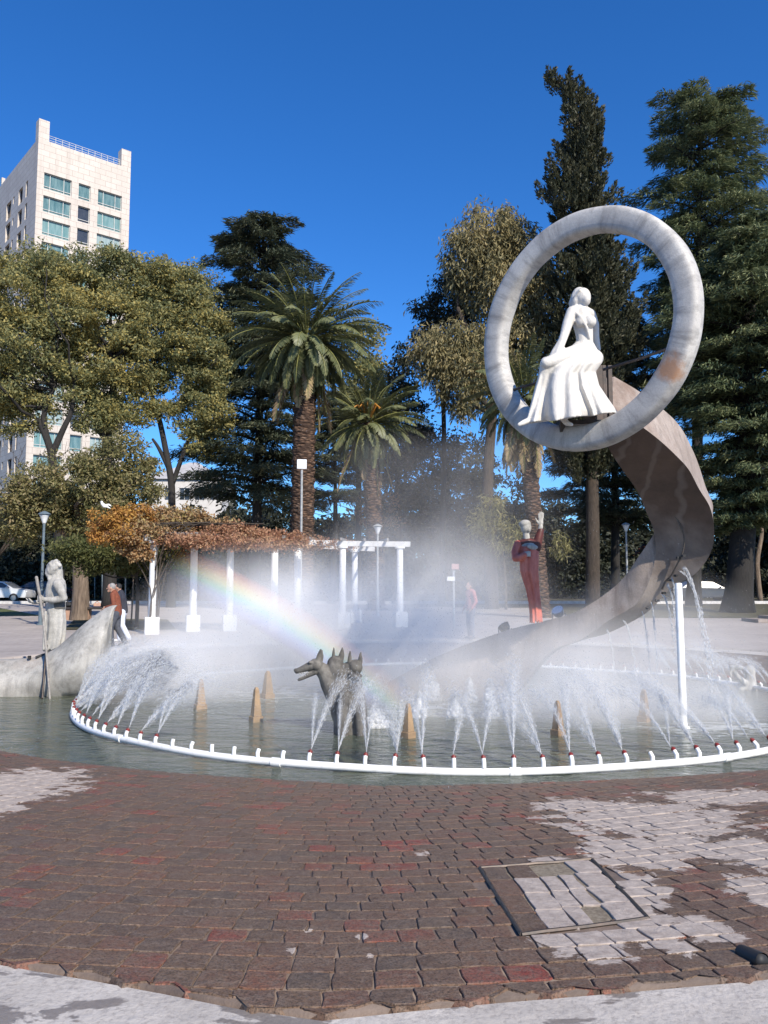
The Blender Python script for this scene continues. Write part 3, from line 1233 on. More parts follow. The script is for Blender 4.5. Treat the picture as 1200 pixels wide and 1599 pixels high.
f.cap([(809, 850, -.02), (805, 862, -.06), (806, 871, -.1)], [6.5, 6.5, 6])
f.cap([(806, 871, -.1), (813, 871, -.16), (819, 867, -.2)], [6.5, 6, 5])
drape(f.mb, [(853, 813, 841, 0), (860, 811.5, 842, 0), (872, 812, 842, -.02), (892, 813, 841, -.03), (905, 817, 842, -.02), (920, 822, 843, 0), (940, 826, 845, 0), (958, 828, 847, 0), (972, 828, 848, 0)], 14.45, 0.8, 7, 0.06, 0.2, 5, 96, 0.8)
sculpt(f.mb, 'robe', M['red_robe'], droot, 0.012, 2)
f = Fig(14.45)
f.ell((832, 854, -.17), (9, 2.2, 4.5), 8)
sculpt(f.mb, 'chest_cloth', M['statue_grey'], droot, 0.012, 1)

# the boatman and his boat -------------------------------------------
croot = thing('statue', 'grey stone statue of a bearded boatman in a draped loincloth holding a staff', 'statue', P(86, 1022, 16.7))
f = Fig(16.6)
f.ell((85, 887), (12, 11, 12.5))
for k in range(26):
    a = k * 2.4
    rr = 11 * math.sqrt((k + .5) / 26)
    f.ell((86.5 + rr * math.cos(a) * .72, 882.5 + rr * math.sin(a) * .66, -.1 if k % 2 else .1), (3.0, 4, 3.0))
f.cap([(77, 889, -.02), (75, 895, -.02), (79, 903, -.02)], [5, 5, 4])
f.cap([(75.5, 885), (71.5, 891), (74.5, 892.5)], [2, 2.2, 1.6], n=8)
f.cap([(76, 883), (74, 883.5)], [2.4, 2], n=8)
f.ell((79, 890, -.09), (6, 3, 7))
f.cap([(91, 892), (92, 903)], [7, 6.5])
for k in range(8):
    f.ell((77 + (k % 3) * 3, 896 + k * 1.3, -.05 + .02 * (k % 3)), (3, 3.4, 3.4))
f.cap([(88, 900), (88, 910)], [7.5, 8.5])
f.cap([(82, 914, .06), (89, 911), (93, 913, -.1)], [7, 10, 8])
f.cap([(88, 914), (87, 926), (87, 938), (87, 950)], [15, 16, 15, 15.5], [.85, .85, .8, .8])
f.cap([(90, 912, -.22), (96, 924, -.26), (99.5, 934, -.22)], [7.5, 6.8, 5.5])
f.cap([(99.5, 934, -.22), (84, 937, -.26), (68, 936, -.28)], [5.8, 5, 3.6])
f.ell((64, 934.5, -.28), (4.5, 4, 4.5))
for k in range(4):
    f.cap([(63, 930 + k * 2.5, -.33), (59, 930.5 + k * 2.6, -.34), (59.5, 932.5 + k * 2.4, -.3)], [1.7, 1.5, 1.3], n=8)
f.cap([(65, 931, -.27), (62, 928, -.26), (60, 929, -.3)], [1.7, 1.5, 1.3], n=8)
f.cap([(80, 915, .2), (74, 928, .2), (70, 938, .14)], [6.5, 5.6, 4.6])
f.cap([(70, 938, .14), (60, 940, .0), (52, 941, -.06)], [4.4, 3.6, 2.8])
for k in range(4):
    f.cap([(51, 940 + (k % 2), -.1 + k * .04), (46, 938 + k * .8, -.12 + k * .05), (41 + k, 935 + k * 1.4, -.12 + k * .06)], [1.6, 1.4, 1.1], n=8)
f.cap([(50, 940, -.12), (47, 936, -.15), (45, 934, -.16)], [1.6, 1.4, 1.2], n=8)
drape(f.mb, [(944, 72, 100, 0), (953, 71, 102, 0), (972, 70, 103.5, 0), (992, 69, 103, 0), (1006, 67, 101, 0), (1016, 66, 98, 0)], 16.6, 0.72, 7, 0.03, 0.15, 8, 110, 2.6)
f.cap([(71, 956, -.2), (70, 985, -.2), (68, 1014, -.15)], [2.4, 3, 2.2], n=8)
f.cap([(80, 1000), (79, 1016), (79, 1030)], [5, 4.5, 4.5])
f.cap([(91, 1000, .1), (90, 1012, .1), (90, 1025, .1)], [5, 4.5, 4.5])
sculpt(f.mb, 'figure', M['statue_grey'], croot, 0.016, 2)
f = Fig(16.6)
f.cap([(71, 945), (87, 946, -.2), (101, 944)], [3.2, 4, 3.2])
f.mb = MB()
drape(f.mb, [(938.5, 71, 101.5, 0), (942, 70.4, 102, 0), (948, 70.4, 102, 0), (951, 71, 102, 0)], 16.6, .76, 5, 0, 0, 1, 48)
f.mb.build('belt', plain('belt', (0.12, 0.115, 0.105), (0.07, 0.068, 0.062), 12, .8), croot, True, flat_angle=R(40))
mb = MB()
mb.cap([P(57, 902, 16.2), P(62, 930, 16.25), P(67, 960, 16.2), P(71, 1000, 15.95), P(74, 1040, 15.7), P(78, 1092, 15.45)], [0.032, 0.03, 0.028, 0.026, 0.022, 0.02], 8)
tag(mb.build('staff', plain('staff', (0.3, 0.28, 0.25), (0.16, 0.15, 0.14), 12, .7), None, True), 'long grey staff in the boatman statue\'s hand reaching down to the water', 'staff')
mb = MB()
mb.cap([P(73, 1008, 15.95), P(70, 1040, 15.75), P(66, 1090, 15.5)], 0.02, 8)
tag(mb.build('rod', M['steel_dark'], None, True), 'thin dark rod leaning beside the boatman\'s staff into the water', 'rod')
mb = MB()
mb.tube([P(56, 1027, 16.1), P(74, 1021, 16.2), P(90, 1013, 16.3)], 0.03, 8)
mb.box(P(46, 1027, 16.1), (0.05, 0.05, 0.07))
tag(mb.build('cable_duct', M['black'], None), 'short black cable duct on the boat wall by the boatman\'s feet', 'cable')

TA = [(-130, 1036), (0, 1033), (40, 1029), (75, 1019), (95, 1006), (112, 991), (128, 977), (143, 965), (155, 956), (164, 950), (174, 946), (183, 945)]
TB = [(-130, 1092), (0, 1092), (45, 1091), (80, 1090), (100, 1090), (116, 1090), (130, 1089), (142, 1084), (155, 1058), (164, 1026), (169.5, 985), (172, 957)]
vs, fs = [], []
K = 8
NS = len(TA)
SX = []
for i in range(NS):
    a, b_ = TA[i], TB[i]
    pr = i / (NS - 1)
    w = 0.85 * (1 - pr) ** 0.7 + 0.05
    yA, yB = 16.15 + 0.1 * pr, 15.75 + 0.35 * pr
    col = []
    for j in range(K + 1):
        t = j / K
        bulge = -0.28 * math.sin(math.pi * t) * (0.35 + 1.3 * math.sin(math.pi * pr) ** 2) * (1 if i < NS - 1 else 0)
        col.append(P(a[0] + (b_[0] - a[0]) * t, a[1] + (b_[1] - a[1]) * t, yA + (yB - yA) * t + bulge))
    for j in range(K + 1):
        t = 1 - j / K
        q = col[K - j] + Vector((0, w * (0.75 + 0.25 * t), 0))
        col.append(q)
    SX.append(col)
SX2 = [crom(list(c), 1) for c in zip(*SX)]
SX2 = [crom(list(c), 4) for c in zip(*SX)]
n1, n2 = len(SX2), len(SX2[0])
for i in range(n2):
    for j in range(n1): vs.append(SX2[j][i])
for i in range(n2 - 1):
    for j in range(n1):
        j2 = (j + 1) % n1
        fs.append([i * n1 + j, i * n1 + j2, (i + 1) * n1 + j2, (i + 1) * n1 + j])
fs.append(list(range(n1))[::-1])
fs.append([(n2 - 1) * n1 + j for j in range(n1)])
bo = obj('stone_boat', pymesh('stone_boat', vs, fs), M['boat'], None, True)
bo.data.set_sharp_from_angle(angle=R(50))
tag(bo, 'mottled grey concrete boat with an upswept prow standing at the edge of the pool', 'boat')

# the three headed dog -------------------------------------------------
groot = thing('dog_statue', 'dark stone three headed dog rising from the water with one open mouthed head in profile', 'statue', Vector((P(540, 1140, 11.9).x, 11.9, WZ)))
f = Fig(11.9)
# trunk
f.cap([(522, 1048, .05), (528, 1070, 0), (538, 1095, 0), (545, 1125, 0), (546, 1160, 0)], [15, 20, 22, 24, 25], [.8, .85, .85, .85, .85])
f.cap([(545, 1052, .1), (549, 1080, .05), (551, 1110, .05), (551, 1150, .05)], [18, 20, 21, 21])
f.cap([(506, 1051, -.02), (514, 1066, -.02), (526, 1092, -.02), (533, 1120, 0)], [10, 14, 15, 14])
f.cap([(548, 1075, .1), (551, 1110, .08), (551, 1165, .08)], [20, 23, 24])
# fore legs
f.cap([(538, 1088, -.2), (536, 1110, -.25), (536, 1132, -.27), (536, 1158, -.27)], [9.5, 9, 7.5, 8])
f.cap([(560, 1100, -.16), (563, 1118, -.22), (564, 1140, -.24), (564, 1160, -.24)], [9.5, 8.5, 7.5, 8])
# head in profile
f.ell((494, 1038, -.06), (11, 9.5, 9.5), 12)
f.cap([(492, 1038, -.06), (480, 1042, -.07), (470, 1046, -.07), (464, 1048, -.07)], [8.5, 6.4, 4.9, 4.2])
f.ell((461.5, 1046.5, -.07), (2.8, 3, 2.6))
f.cap([(492, 1049, -.06), (481, 1055, -.07), (472, 1059.5, -.07), (467, 1061.5, -.07)], [5, 3.5, 2.8, 2.3])
f.ell((485, 1034.5, -.13), (3.4, 3, 2.6))
f.cap([(497, 1032, -.1), (499, 1024, -.1), (501, 1014.5, -.09)], [4.6, 4.2, 1.6], [.55] * 3)
f.cap([(500, 1033, .05), (502, 1025, .06), (503, 1016, .06)], [4.4, 4, 1.6], [.55] * 3)
f.cap([(498, 1042, -.02), (505, 1048, 0), (514, 1060, 0)], [10, 12, 14])
# middle head seen from behind
f.ell((524, 1037, .05), (13, 12, 13))
f.cap([(527, 1038, .12), (533, 1044, .2)], [9, 6])
f.cap([(521, 1030, .03), (521, 1022, .02), (521.5, 1012, .02)], [3, 2.6, 1.3], [.8] * 3)
f.cap([(532, 1031, .03), (534, 1022, .02), (535, 1012, .02)], [5, 4.4, 1.5], [.6] * 3)
f.cap([(524, 1044, .02), (530, 1058, .02)], [13, 16])
# right head
f.ell((555, 1042, .04), (11.5, 12, 12))
f.cap([(554, 1042, .1), (556, 1050, .22)], [8, 5])
f.cap([(546, 1034, .03), (546.5, 1027, .02), (547, 1017.5, .02)], [3.6, 3.2, 1.4], [.7] * 3)
f.cap([(562, 1036, .03), (563, 1029, .02), (563.5, 1019.5, .02)], [4.2, 3.6, 1.5], [.7] * 3)
f.cap([(549, 1054, -.1), (556, 1058, -.13), (562, 1056, -.1)], [5, 5, 4])
sculpt(f.mb, 'body', M['dog'], groot, 0.010, 1)
f = Fig(11.9)
for k in range(6):
    f.ell((468 + k * 3.6, 1051.5 - k * .25, -.09), (1, 1, 1.5))
    f.ell((470 + k * 3.4, 1057.5 - k * 1.3, -.09), (.9, .9, 1.3))
f.mb.build('teeth', M['statue_grey'], groot, True)

# stone sinner at the right edge ---------------------------------------
f = Fig(16.9)
f.ell((1171, 1048), (9, 9, 10))
f.cap([(1171, 1050), (1172, 1064), (1173, 1085)], [8, 9, 11])
f.cap([(1168, 1066), (1158, 1076), (1152, 1092)], [8, 8, 7])
f.cap([(1163, 1066, -.1), (1152, 1056, -.2), (1144, 1043, -.2)], [5, 4, 3.4])
f.cap([(1142, 1041, -.2), (1150, 1042, -.22), (1159, 1043, -.22)], [3.4, 4, 3])
f.cap([(1143, 1042, -.2), (1141, 1052, -.2), (1143, 1058, -.2)], [2.4, 2, 1.5])
srt = thing('statue', 'pale stone bathers\' bust with a bent arm emerging from the far right water', 'statue', Vector((P(1168, 1080, 16.9).x, 16.9, WZ)))
sculpt(f.mb, 'figure', M['statue_grey'], srt, 0.018, 2)

# obelisk markers --------------------------------------------------------
OB = [(400, 1075, 1127, 'ochre little obelisk left of the dog, nearer than the two misty ones'), (638, 1100, 1152, 'ochre little obelisk in the water just right of the three headed dog'),
      (313, 1062, 1107, 'misty little obelisk furthest left in the pool, below the rainbow'), (418, 1049, 1090, 'pale misty little obelisk behind the ochre one left of the dog'),
      (872, 1096, 1148, 'brown little obelisk in the water below the spiral\'s underside'), (1007, 1078, 1127, 'grey little obelisk in the water left of the white post')]
for (x, yt, yb, lab) in OB:
    b_ = G(x, yb, WZ)
    k = b_.y / FPX
    h = (yb - yt) * k
    w = 13.5 * k
    r = thing('obelisk', lab, 'obelisk', b_, 'little obelisks standing in the pool')
    rz = 0.5 + 0.07 * x % 0.3
    mb = MB()
    mb.box((b_.x, b_.y, WZ + 0.0), (w * 1.25, w * 1.25, 0.16), rz)
    mb.build('plinth', M['obelisk'], r, bevel=0.008)
    mb = MB()
    mb.box((b_.x, b_.y, WZ + 0.08 + (h - 0.12) / 2), (w, w, h - 0.12), rz, 0.5)
    z = WZ + 0.08 + h - 0.12
    mb.box((b_.x, b_.y, z + 0.02), (w * .5, w * .5, 0.04), rz, 0.5)
    mb.build('shaft', M['obelisk'], r, bevel=0.006)


# ------------------------------------------------------------------ sprinkler ring
PR = 6.4
PZ = WZ + 0.05
proot = thing('pipe_ring', 'big white plastic pipe ring with red capped nozzles lying on the water', 'pipe', (C.x, C.y, PZ))
mb = MB()
pts = []
for i in range(181):
    a = 2 * math.pi * i / 180
    pts.append((C.x + PR * math.cos(a), C.y + PR * math.sin(a), PZ + 0.012 * math.sin(5 * a) + 0.006 * math.sin(13 * a)))
mb.tube(pts, 0.043, 12, False)
mb.build('pipe', M['pvc'], proot, True)
for a in range(0, 360, 24):
    t = R(a + 9)
    if a > 200:
        c = Vector((C.x + PR * math.cos(t), C.y + PR * math.sin(t), PZ + 0.012 * math.sin(5 * t) + 0.006 * math.sin(13 * t)))
        d = Vector((-math.sin(t), math.cos(t), 0))
        mb = MB()
        mb.tube([c - d * 0.06, c + d * 0.06], 0.052, 12)
        mb.build('coupling', M['pvc'], proot, True, flat_angle=R(40))
NZ = []
NN = 124
for i in range(NN):
    a = 2 * math.pi * i / NN - math.pi / 2
    x, y = C.x + PR * math.cos(a), C.y + PR * math.sin(a)
    px, py = to_px((x, y, PZ))
    if -20 < px < 1225: NZ.append((y, x, a, px))
NZ.sort()
far_stub, nozzles = MB(), []
rn = random.Random(3)
first = None
for k, (y, x, a, px) in enumerate(NZ):
    ti = rn.uniform(-.12, .12)
    d = Vector((-math.cos(a), -math.sin(a), 0))
    lean = (d * (0.05 + 0.09 * (px > 850)) + Vector((ti * .25, ti * .1, 0)))
    base = Vector((x, y, PZ + 0.03))
    if k < 92:
        bare = px < 470 and px > 245 or (rn.random() < 0.06 and y < 12)
        m = MB()
        top = base + Vector((0, 0, 0.1)) + lean * 0.3
        m.tube([base, base + Vector((0, 0, 0.06)), top], 0.024, 10)
        nz = m.build('nozzle', M['pvc'], proot, True, flat_angle=R(40))
        if not bare:
            m = MB()
            q = top + Vector((0, 0, 0.02)) + lean * 0.15
            m.tube([top - (q - top) * 0.1, q], 0.027, 10)
            m.tube([q, q + (q - top) * .6], [0.014, 0.01], 8)
            m.build('cap', M['red_plastic'], nz, True, flat_angle=R(40))
        nozzles.append((base + Vector((0, 0, 0.16)) + lean * 0.8, a, px, bare, y))
    else:
        far_stub.tube([base, base + Vector((0, 0, 0.13))], 0.026, 8)
        nozzles.append((base + Vector((0, 0, 0.14)), a, px, False, y))
o = far_stub.build('nozzle_row', M['pvc'], proot, True)
o['kind'] = 'stuff'


# ------------------------------------------------------------------ water in the air
def drops(name, pos, dr, L, Wd):
    """N spindle-shaped drops"""
    pos = np.asarray(pos, float)
    dr = np.asarray(dr, float)
    n = len(pos)
    dr /= np.linalg.norm(dr, axis=1, keepdims=True) + 1e-9
    ref = np.tile(np.array([[0.3, 1.0, 0.2]]), (n, 1))
    u = np.cross(dr, ref)
    u /= np.linalg.norm(u, axis=1, keepdims=True) + 1e-9
    w = np.cross(dr, u)
    L = np.asarray(L)[:, None]
    Wd = np.asarray(Wd)[:, None]
    V = np.stack([pos - dr * L / 2] + [pos + (u * math.cos(t) + w * math.sin(t)) * Wd / 2 for t in (0, 2.094, 4.189)] + [pos + dr * L / 2], axis=1)
    T = np.array([[0, 2, 1], [0, 3, 2], [0, 1, 3], [4, 1, 2], [4, 2, 3], [4, 3, 1]])
    Fi = (np.arange(n)[:, None, None] * 5 + T[None]).reshape(-1)
    me = bpy.data.meshes.new(name)
    me.vertices.add(5 * n)
    me.vertices.foreach_set('co', V.reshape(-1).astype(np.float32))
    me.loops.add(len(Fi))
    me.loops.foreach_set('vertex_index', Fi.astype(np.int32))
    me.polygons.add(6 * n)
    me.polygons.foreach_set('loop_start', np.arange(0, 18 * n, 3, dtype=np.int32))
    me.polygons.foreach_set('loop_total', np.full(6 * n, 3, dtype=np.int32))
    me.update(calc_edges=True)
    return me


def spray_mat(name, alpha):
    t = NT(name)
    d = t.bsdf((0.86, 0.88, 0.9), 0.25, 0, 0.6)
    tl = t.add('BsdfTranslucent')
    tl.inputs[0].default_value = (0.86, 0.88, 0.9, 1)
    m = t.add('MixShader')
    m.inputs[0].default_value = 0.4
    t.l(d, m.inputs[1])
    t.l(tl.outputs[0], m.inputs[2])
    tr = t.add('BsdfTransparent')
    m2 = t.add('MixShader')
    m2.inputs[0].default_value = alpha
    t.l(tr.outputs[0], m2.inputs[1])
    t.l(m.outputs[0], m2.inputs[2])
    return t.done(m2.outputs[0])


M['spray'] = spray_mat('spray', 0.55)
M['foam'] = spray_mat('foam', 0.8)


def veil_mat():
    t = NT('veil')
    d = t.add('BsdfDiffuse')
    d.inputs[0].default_value = (0.86, 0.87, 0.88, 1)
    tl = t.add('BsdfTranslucent')
    tl.inputs[0].default_value = (0.86, 0.87, 0.88, 1)
    m = t.add('MixShader')
    t.l(d.outputs[0], m.inputs[1])
    t.l(tl.outputs[0], m.inputs[2])
    at = t.add('Attribute')
    at.attribute_name = 'fade'
    n = t.ramp(t.noise(16, 4, 0.7, t.coord()), [(0.3, 0.01), (0.7, 0.2)])
    al = t.math('MULTIPLY', t.math('POWER', at.outputs['Fac'], 1.25), n)
    tr = t.add('BsdfTransparent')
    m2 = t.add('MixShader')
    t.l(al, m2.inputs[0])
    t.l(tr.outputs[0], m2.inputs[1])
    t.l(m.outputs[0], m2.inputs[2])
    return t.done(m2.outputs[0])


M['veil'] = veil_mat()
M['spray_thin'] = spray_mat('spray_thin', 0.3)


def jet_mesh(rg, streams, name='water_jet'):
    """streams: (speed, elevation, azimuth off the inward line, spread deg, count, tmax)"""
    PO, DI, LE, WI = [], [], [], []
    for (sp, el, az, spr, n, tm) in streams:
        t = tm * rg.random(n) ** (1.25 if tm < .59 else 2.0)
        e = R(el) + rg.normal(0, R(spr), n)
        z = R(az) + rg.normal(0, R(spr) * 1.2, n)
        s = sp * (1 + rg.normal(0, 0.05, n))
        vx, vy, vz = s * np.cos(e) * np.cos(z), s * np.cos(e) * np.sin(z), s * np.sin(e)
        dragt = t / (1 + 0.55 * t)
        PO.append(np.stack([vx * dragt, vy * dragt, vz * dragt - 4.9 * t * t * 0.85], 1))
        DI.append(np.stack([vx, vy, vz - 8.3 * t], 1))
        LE.append((0.05 + 0.03 * rg.random(n)) * (1 - 0.45 * t / tm))
        WI.append((0.004 + 0.0035 * rg.random(n)) * (1 - (0.2 if tm < .59 else 0.65) * t / tm))
    P_, D_, L_, W_ = [np.concatenate(x) for x in (PO, DI, LE, WI)]
    k = P_[:, 2] > -0.14
    me = drops('sprays', P_[k], D_[k], L_[k], W_[k])
    me.materials.append(M['spray'])
    sp, el, az, spr, n, tm = streams[0]
    mb = MB()
    pts = []
    for i in range(9):
        t = 0.2 * tm * i / 8
        d = t / (1 + .55 * t)
        pts.append((sp * math.cos(R(el)) * math.cos(R(az)) * d, sp * math.cos(R(el)) * math.sin(R(az)) * d, sp * math.sin(R(el)) * d - 4.2 * t * t))
    mb.tube(pts, [.0035 + .0004 * i for i in range(9)], 6)
    core = mb.mesh(name)
    core.materials.append(M['spray_thin'])
    vm_ = MB()
    fade = []
    for (sp, el, az, spr, n, tm) in streams:
        for q in (.45, .85, 1.3):
            pts, rad = [], []
            K = 14
            for i in range(K + 1):
                t = tm * (.8 if tm < .59 else .6) * i / K
                d = t / (1 + .55 * t)
                pts.append((sp * math.cos(R(el)) * math.cos(R(az)) * d, sp * math.cos(R(el)) * math.sin(R(az)) * d, max(-.13, sp * math.sin(R(el)) * d - 4.2 * t * t)))
                rad.append(.005 + q * math.tan(R(spr)) * sp * d)
                fade += [1 - i / K] * 12
            vm_.tube(pts, rad, 12, False)
    veil = vm_.mesh('veil')
    veil.attributes.new('fade', 'FLOAT', 'POINT').data.foreach_set('value', fade)
    veil.polygons.foreach_set('use_smooth', [True] * len(veil.polygons))
    veil.materials.append(M['veil'])
    return core, me, veil


jr = np.random.default_rng(4)
JETS = {
    'tall': [jet_mesh(jr, [(4.8, 64, 14, 3.6, 560, .55), (3.8, 74, -22, 3.0, 220, .45)]) for _ in range(2)],
    'pair': [jet_mesh(jr, [(4.4, 58, 30, 3.4, 420, .5), (3.8, 70, -26, 3.4, 260, .45)]) for _ in range(2)],
    'low': [jet_mesh(jr, [(3.8, 54, 8, 4.5, 330, .45)]) for _ in range(2)],
    'long': [jet_mesh(jr, [(5.3, 48, 6, 4.5, 780, .8), (4.6, 40, -8, 8, 420, .8)]) for _ in range(3)],
    'fan': [jet_mesh(jr, [(3.6, 64, 40, 11, 900, .5), (4.0, 70, 4, 5, 300, .5)]) for _ in range(2)],
}
jl = {'tall': 'tall thin water jet spraying from a nozzle at the near side of the pipe ring', 'pair': 'forked pair of thin water jets from one nozzle of the pipe ring',
      'low': 'short weak water jet from a nozzle of the pipe ring', 'long': 'long arching plume of spray thrown from the pipe ring across the pool', 'fan': 'wide fan of fine spray from a nozzle below the dog statue'}
for (q, a, px, bare, y) in nozzles:
    if bare: continue
    if y > 19: continue
    if px < 250: kind = rn.choice(['long', 'long', 'low', 'tall'])
    elif 820 < px < 1000 and y < 12: kind = 'long' if rn.random() < 0.75 else 'pair'
    elif 590 < px < 640 and y < 12: kind = 'fan'
    elif px >= 1000 and y < 13: kind = rn.choice(['low', 'pair', 'long', 'long'])
    elif y < 12:
        kind = rn.choice(['tall', 'pair', 'pair', 'low', 'tall'])
    else:
        kind = rn.choice(['low', 'long', 'low'])
    core, me, veil = rn.choice(JETS[kind])
    o = link(bpy.data.objects.new('water_jet', core))
    sp_ = link(bpy.data.objects.new('sprays', me))
    sp_.parent = o
    sp_ = link(bpy.data.objects.new('veil', veil))
    sp_.parent = o
    o.location = q - Vector((0, 0, 0.02))
    o.rotation_euler = (0, 0, a + math.pi + rn.uniform(-.3, .3))
    s = rn.uniform(0.85, 1.15)
    o.scale = (s, s * (1 if rn.random() < .5 else -1), s)
    tag(o, jl[kind], 'water jet', 'water jets from the pipe ring, ' + kind)

# streams dripping from the hose under the spiral
STR = [(1068, 888, 13.0, 0.55, 'a', 420), (1050, 905, 13.3, 0.18, 'b', 240), (1043, 915, 13.4, 0.3, 'c', 260), (1034, 928, 13.5, 0.42, 'd', 200), (1018, 944, 13.65, 0.12, 'e', 200), (1002, 955, 13.8, 0.25, 'f', 160),
       (975, 972, 13.9, 0.4, 'g', 140), (948, 985, 14.1, 0.3, 'h', 100), (1062, 893, 13.15, 0.8, 'i', 200)]
for (x, y, Y, v, _, n) in STR:
    p0 = P(x, y, Y)
    T = math.sqrt(max(0.05, (p0.z - WZ)) / 4.9)
    t = T * jr.random(n) ** 0.85
    vx = v + jr.normal(0, 0.035 + .02 * v, n)
    vy = -0.25 * v + jr.normal(0, 0.035, n)
    pos = np.stack([p0.x + vx * t, p0.y + vy * t, p0.z - 4.9 * t * t + jr.normal(0, .015, n)], 1)
    di = np.stack([vx, vy, -9.8 * t - .3], 1)
    me = drops('sprays', pos, di, 0.05 + 0.08 * jr.random(n), 0.006 + 0.006 * jr.random(n))
    mb = MB()
    mb.tube([(p0.x + v * s_, p0.y - .25 * v * s_, p0.z - 4.9 * s_ * s_) for s_ in [T * .8 * i / 12 for i in range(13)]], [.008 - .0004 * i for i in range(13)], 6)
    o = mb.build('falling_water', M['spray_thin'])
    sp_ = obj('sprays', me, M['spray'])
    sp_.parent = o
    tag(o, 'thin stream of water falling from the hose under the concrete spiral', 'water stream', 'water streams falling from the spiral')

# foam bubbling up in the middle
FOAM = [(595, 1058, 1092, 15), (628, 1063, 1094, 14), (676, 1060, 1093, 13), (655, 1086, 1120, 16), (711, 1088, 1121, 15), (734, 1064, 1096, 13), (766, 1068, 1121, 15), (797, 1076, 1113, 18), (588, 1112, 1135, 22)]
fr = random.Random(8)
for i, (x, yt, yb, w) in enumerate(FOAM):
    b_ = G(x, yb, WZ)
    k = b_.y / FPX
    h = (yb - yt) * k
    mb = MB()
    mb.cap([(b_.x, b_.y, WZ - .05), (b_.x, b_.y, WZ + h * .45), (b_.x + fr.uniform(-.02, .02), b_.y, WZ + h * .78)], [w * k * .8, w * k * .55, w * k * .32], 12)
    lob = [(fr.uniform(-.5, .5), fr.uniform(.45, 1.0)) for _ in range(3)]
    for q in range(110):
        t = fr.random() ** 1.2
        rr = w * k * .95 * (1.0 - .62 * t * t) * (.5 + .5 * fr.random())
        a = fr.random() * 6.28
        lx, lh = lob[q % 3]
        mb.ell((b_.x + lx * w * k * t + rr * math.cos(a) * (.55 + .45 * (1 - t)), b_.y + rr * math.sin(a), WZ + t * h * lh * fr.uniform(.85, 1.02)), fr.uniform(.018, .042), None, 7, 5)
    r = thing('foam_jet', 'low white mound of foaming water bubbling up in the middle of the pool', 'foam jet', b_, 'foam jets bubbling in the pool')
    sculpt(mb, 'foam_mound', M['foam'], r, 0.013, 2)
    n = 3000
    t = jr.random(n) ** 1.25
    a = jr.random(n) * 6.28
    rr = w * k * np.abs(jr.normal(0, .75, n)) * (1.15 - t * .7)
    me = drops('sprays', np.stack([b_.x + rr * np.cos(a), b_.y + rr * np.sin(a), WZ + 0.02 + t * h * 1.1 * np.exp(-(rr / (w * k * 1.3)) ** 2)], 1), np.stack([np.cos(a), np.sin(a), 2 + 0 * a], 1), .014 + .014 * jr.random(n), .007 + .006 * jr.random(n))
    obj('sprays', me, M['spray'], r)

# drifting mist ---------------------------------------------------------
MIST = [  # centre, radii, density
    (P(415, 985, 17.5), (3.0, 3.6, 2.0), 0.56),
    (P(540, 1000, 16.8), (3.0, 3.0, 1.6), 0.42),
    (P(280, 1045, 15.4), (1.9, 2.4, 0.85), 0.6),
    (P(640, 960, 17.0), (3.4, 3.0, 2.2), 0.4),
    (P(690, 820, 16.5), (3.0, 2.2, 3.4), 0.075),
    (P(730, 1040, 14.5), (2.6, 1.8, 1.3), 0.4),
    (P(880, 1060, 13.0), (1.9, 1.6, 1.3), 0.55),
    (P(1030, 1040, 14.2), (2.4, 2.2, 1.8), 0.36),
    (Vector((1.2, 13.4, -.3)), (6.6, 4.4, 1.0), 0.1),
    (P(1010, 1105, 13.0), (2.4, 1.5, 0.7), 0.7),
]
t = NT('mist')
v = t.coord()
tot = None
for (c, s, d) in MIST:
    vm = t.add('VectorMath', operation='SUBTRACT')
    t.l(v, vm.inputs[0])
    vm.inputs[1].default_value = c
    mm = t.add('VectorMath', operation='DIVIDE')
    t.l(vm.outputs[0], mm.inputs[0])
    mm.inputs[1].default_value = s
    ln = t.add('VectorMath', operation='LENGTH')
    t.l(mm.outputs[0], ln.inputs[0])
    f_ = t.math('MAXIMUM', t.math('SUBTRACT', 1.0, ln.outputs['Value']), 0.0)
    f_ = t.math('MULTIPLY', t.math('POWER', f_, 1.3), d * 1.5)
    tot = f_ if tot is None else t.math('ADD', tot, f_)
nz_ = t.ramp(t.noise(0.75, 4, 0.62, t.coord((1, 0.6, 0.8))), [(0.3, 0.35), (0.68, 1.5)])
den = t.math('MULTIPLY', tot, nz_)
vsx = t.add('VolumeScatter')
vsx.inputs['Color'].default_value = (0.97, 0.94, 0.9, 1)
vsx.inputs['Anisotropy'].default_value = -0.15
t.l(den, vsx.inputs['Density'])
mist_m = t.done(vol=vsx.outputs[0])
mb = MB()
mb.box((0.6, 16.2, 2.0), (14.6, 11.0, 5.0))
mo = mb.build('mist', mist_m)
tag(mo, 'white drifting spray mist hanging over the fountain pool', 'mist', kind='stuff')

# the larger drops of that mist
PO = []
for (c, s, d) in MIST:
    n = int(1500 * (0.5 + d) * (s[0] * s[2]) / 3.2)
    g = jr.normal(0, 0.42, (n, 3)) * np.array(s) + np.array(c)
    PO.append(g)
PO = np.concatenate(PO)
PO = PO[PO[:, 2] > WZ + 0.05]
n = len(PO)
o = obj('spray_drops', drops('spray_drops', PO, jr.normal(0, 1, (n, 3)) + np.array([0.3, 0, -1]), 0.012 + 0.016 * jr.random(n), 0.006 + 0.005 * jr.random(n)), M['spray_thin'])
tag(o, 'fine drops of blown spray drifting over the pool', 'spray', kind='stuff')

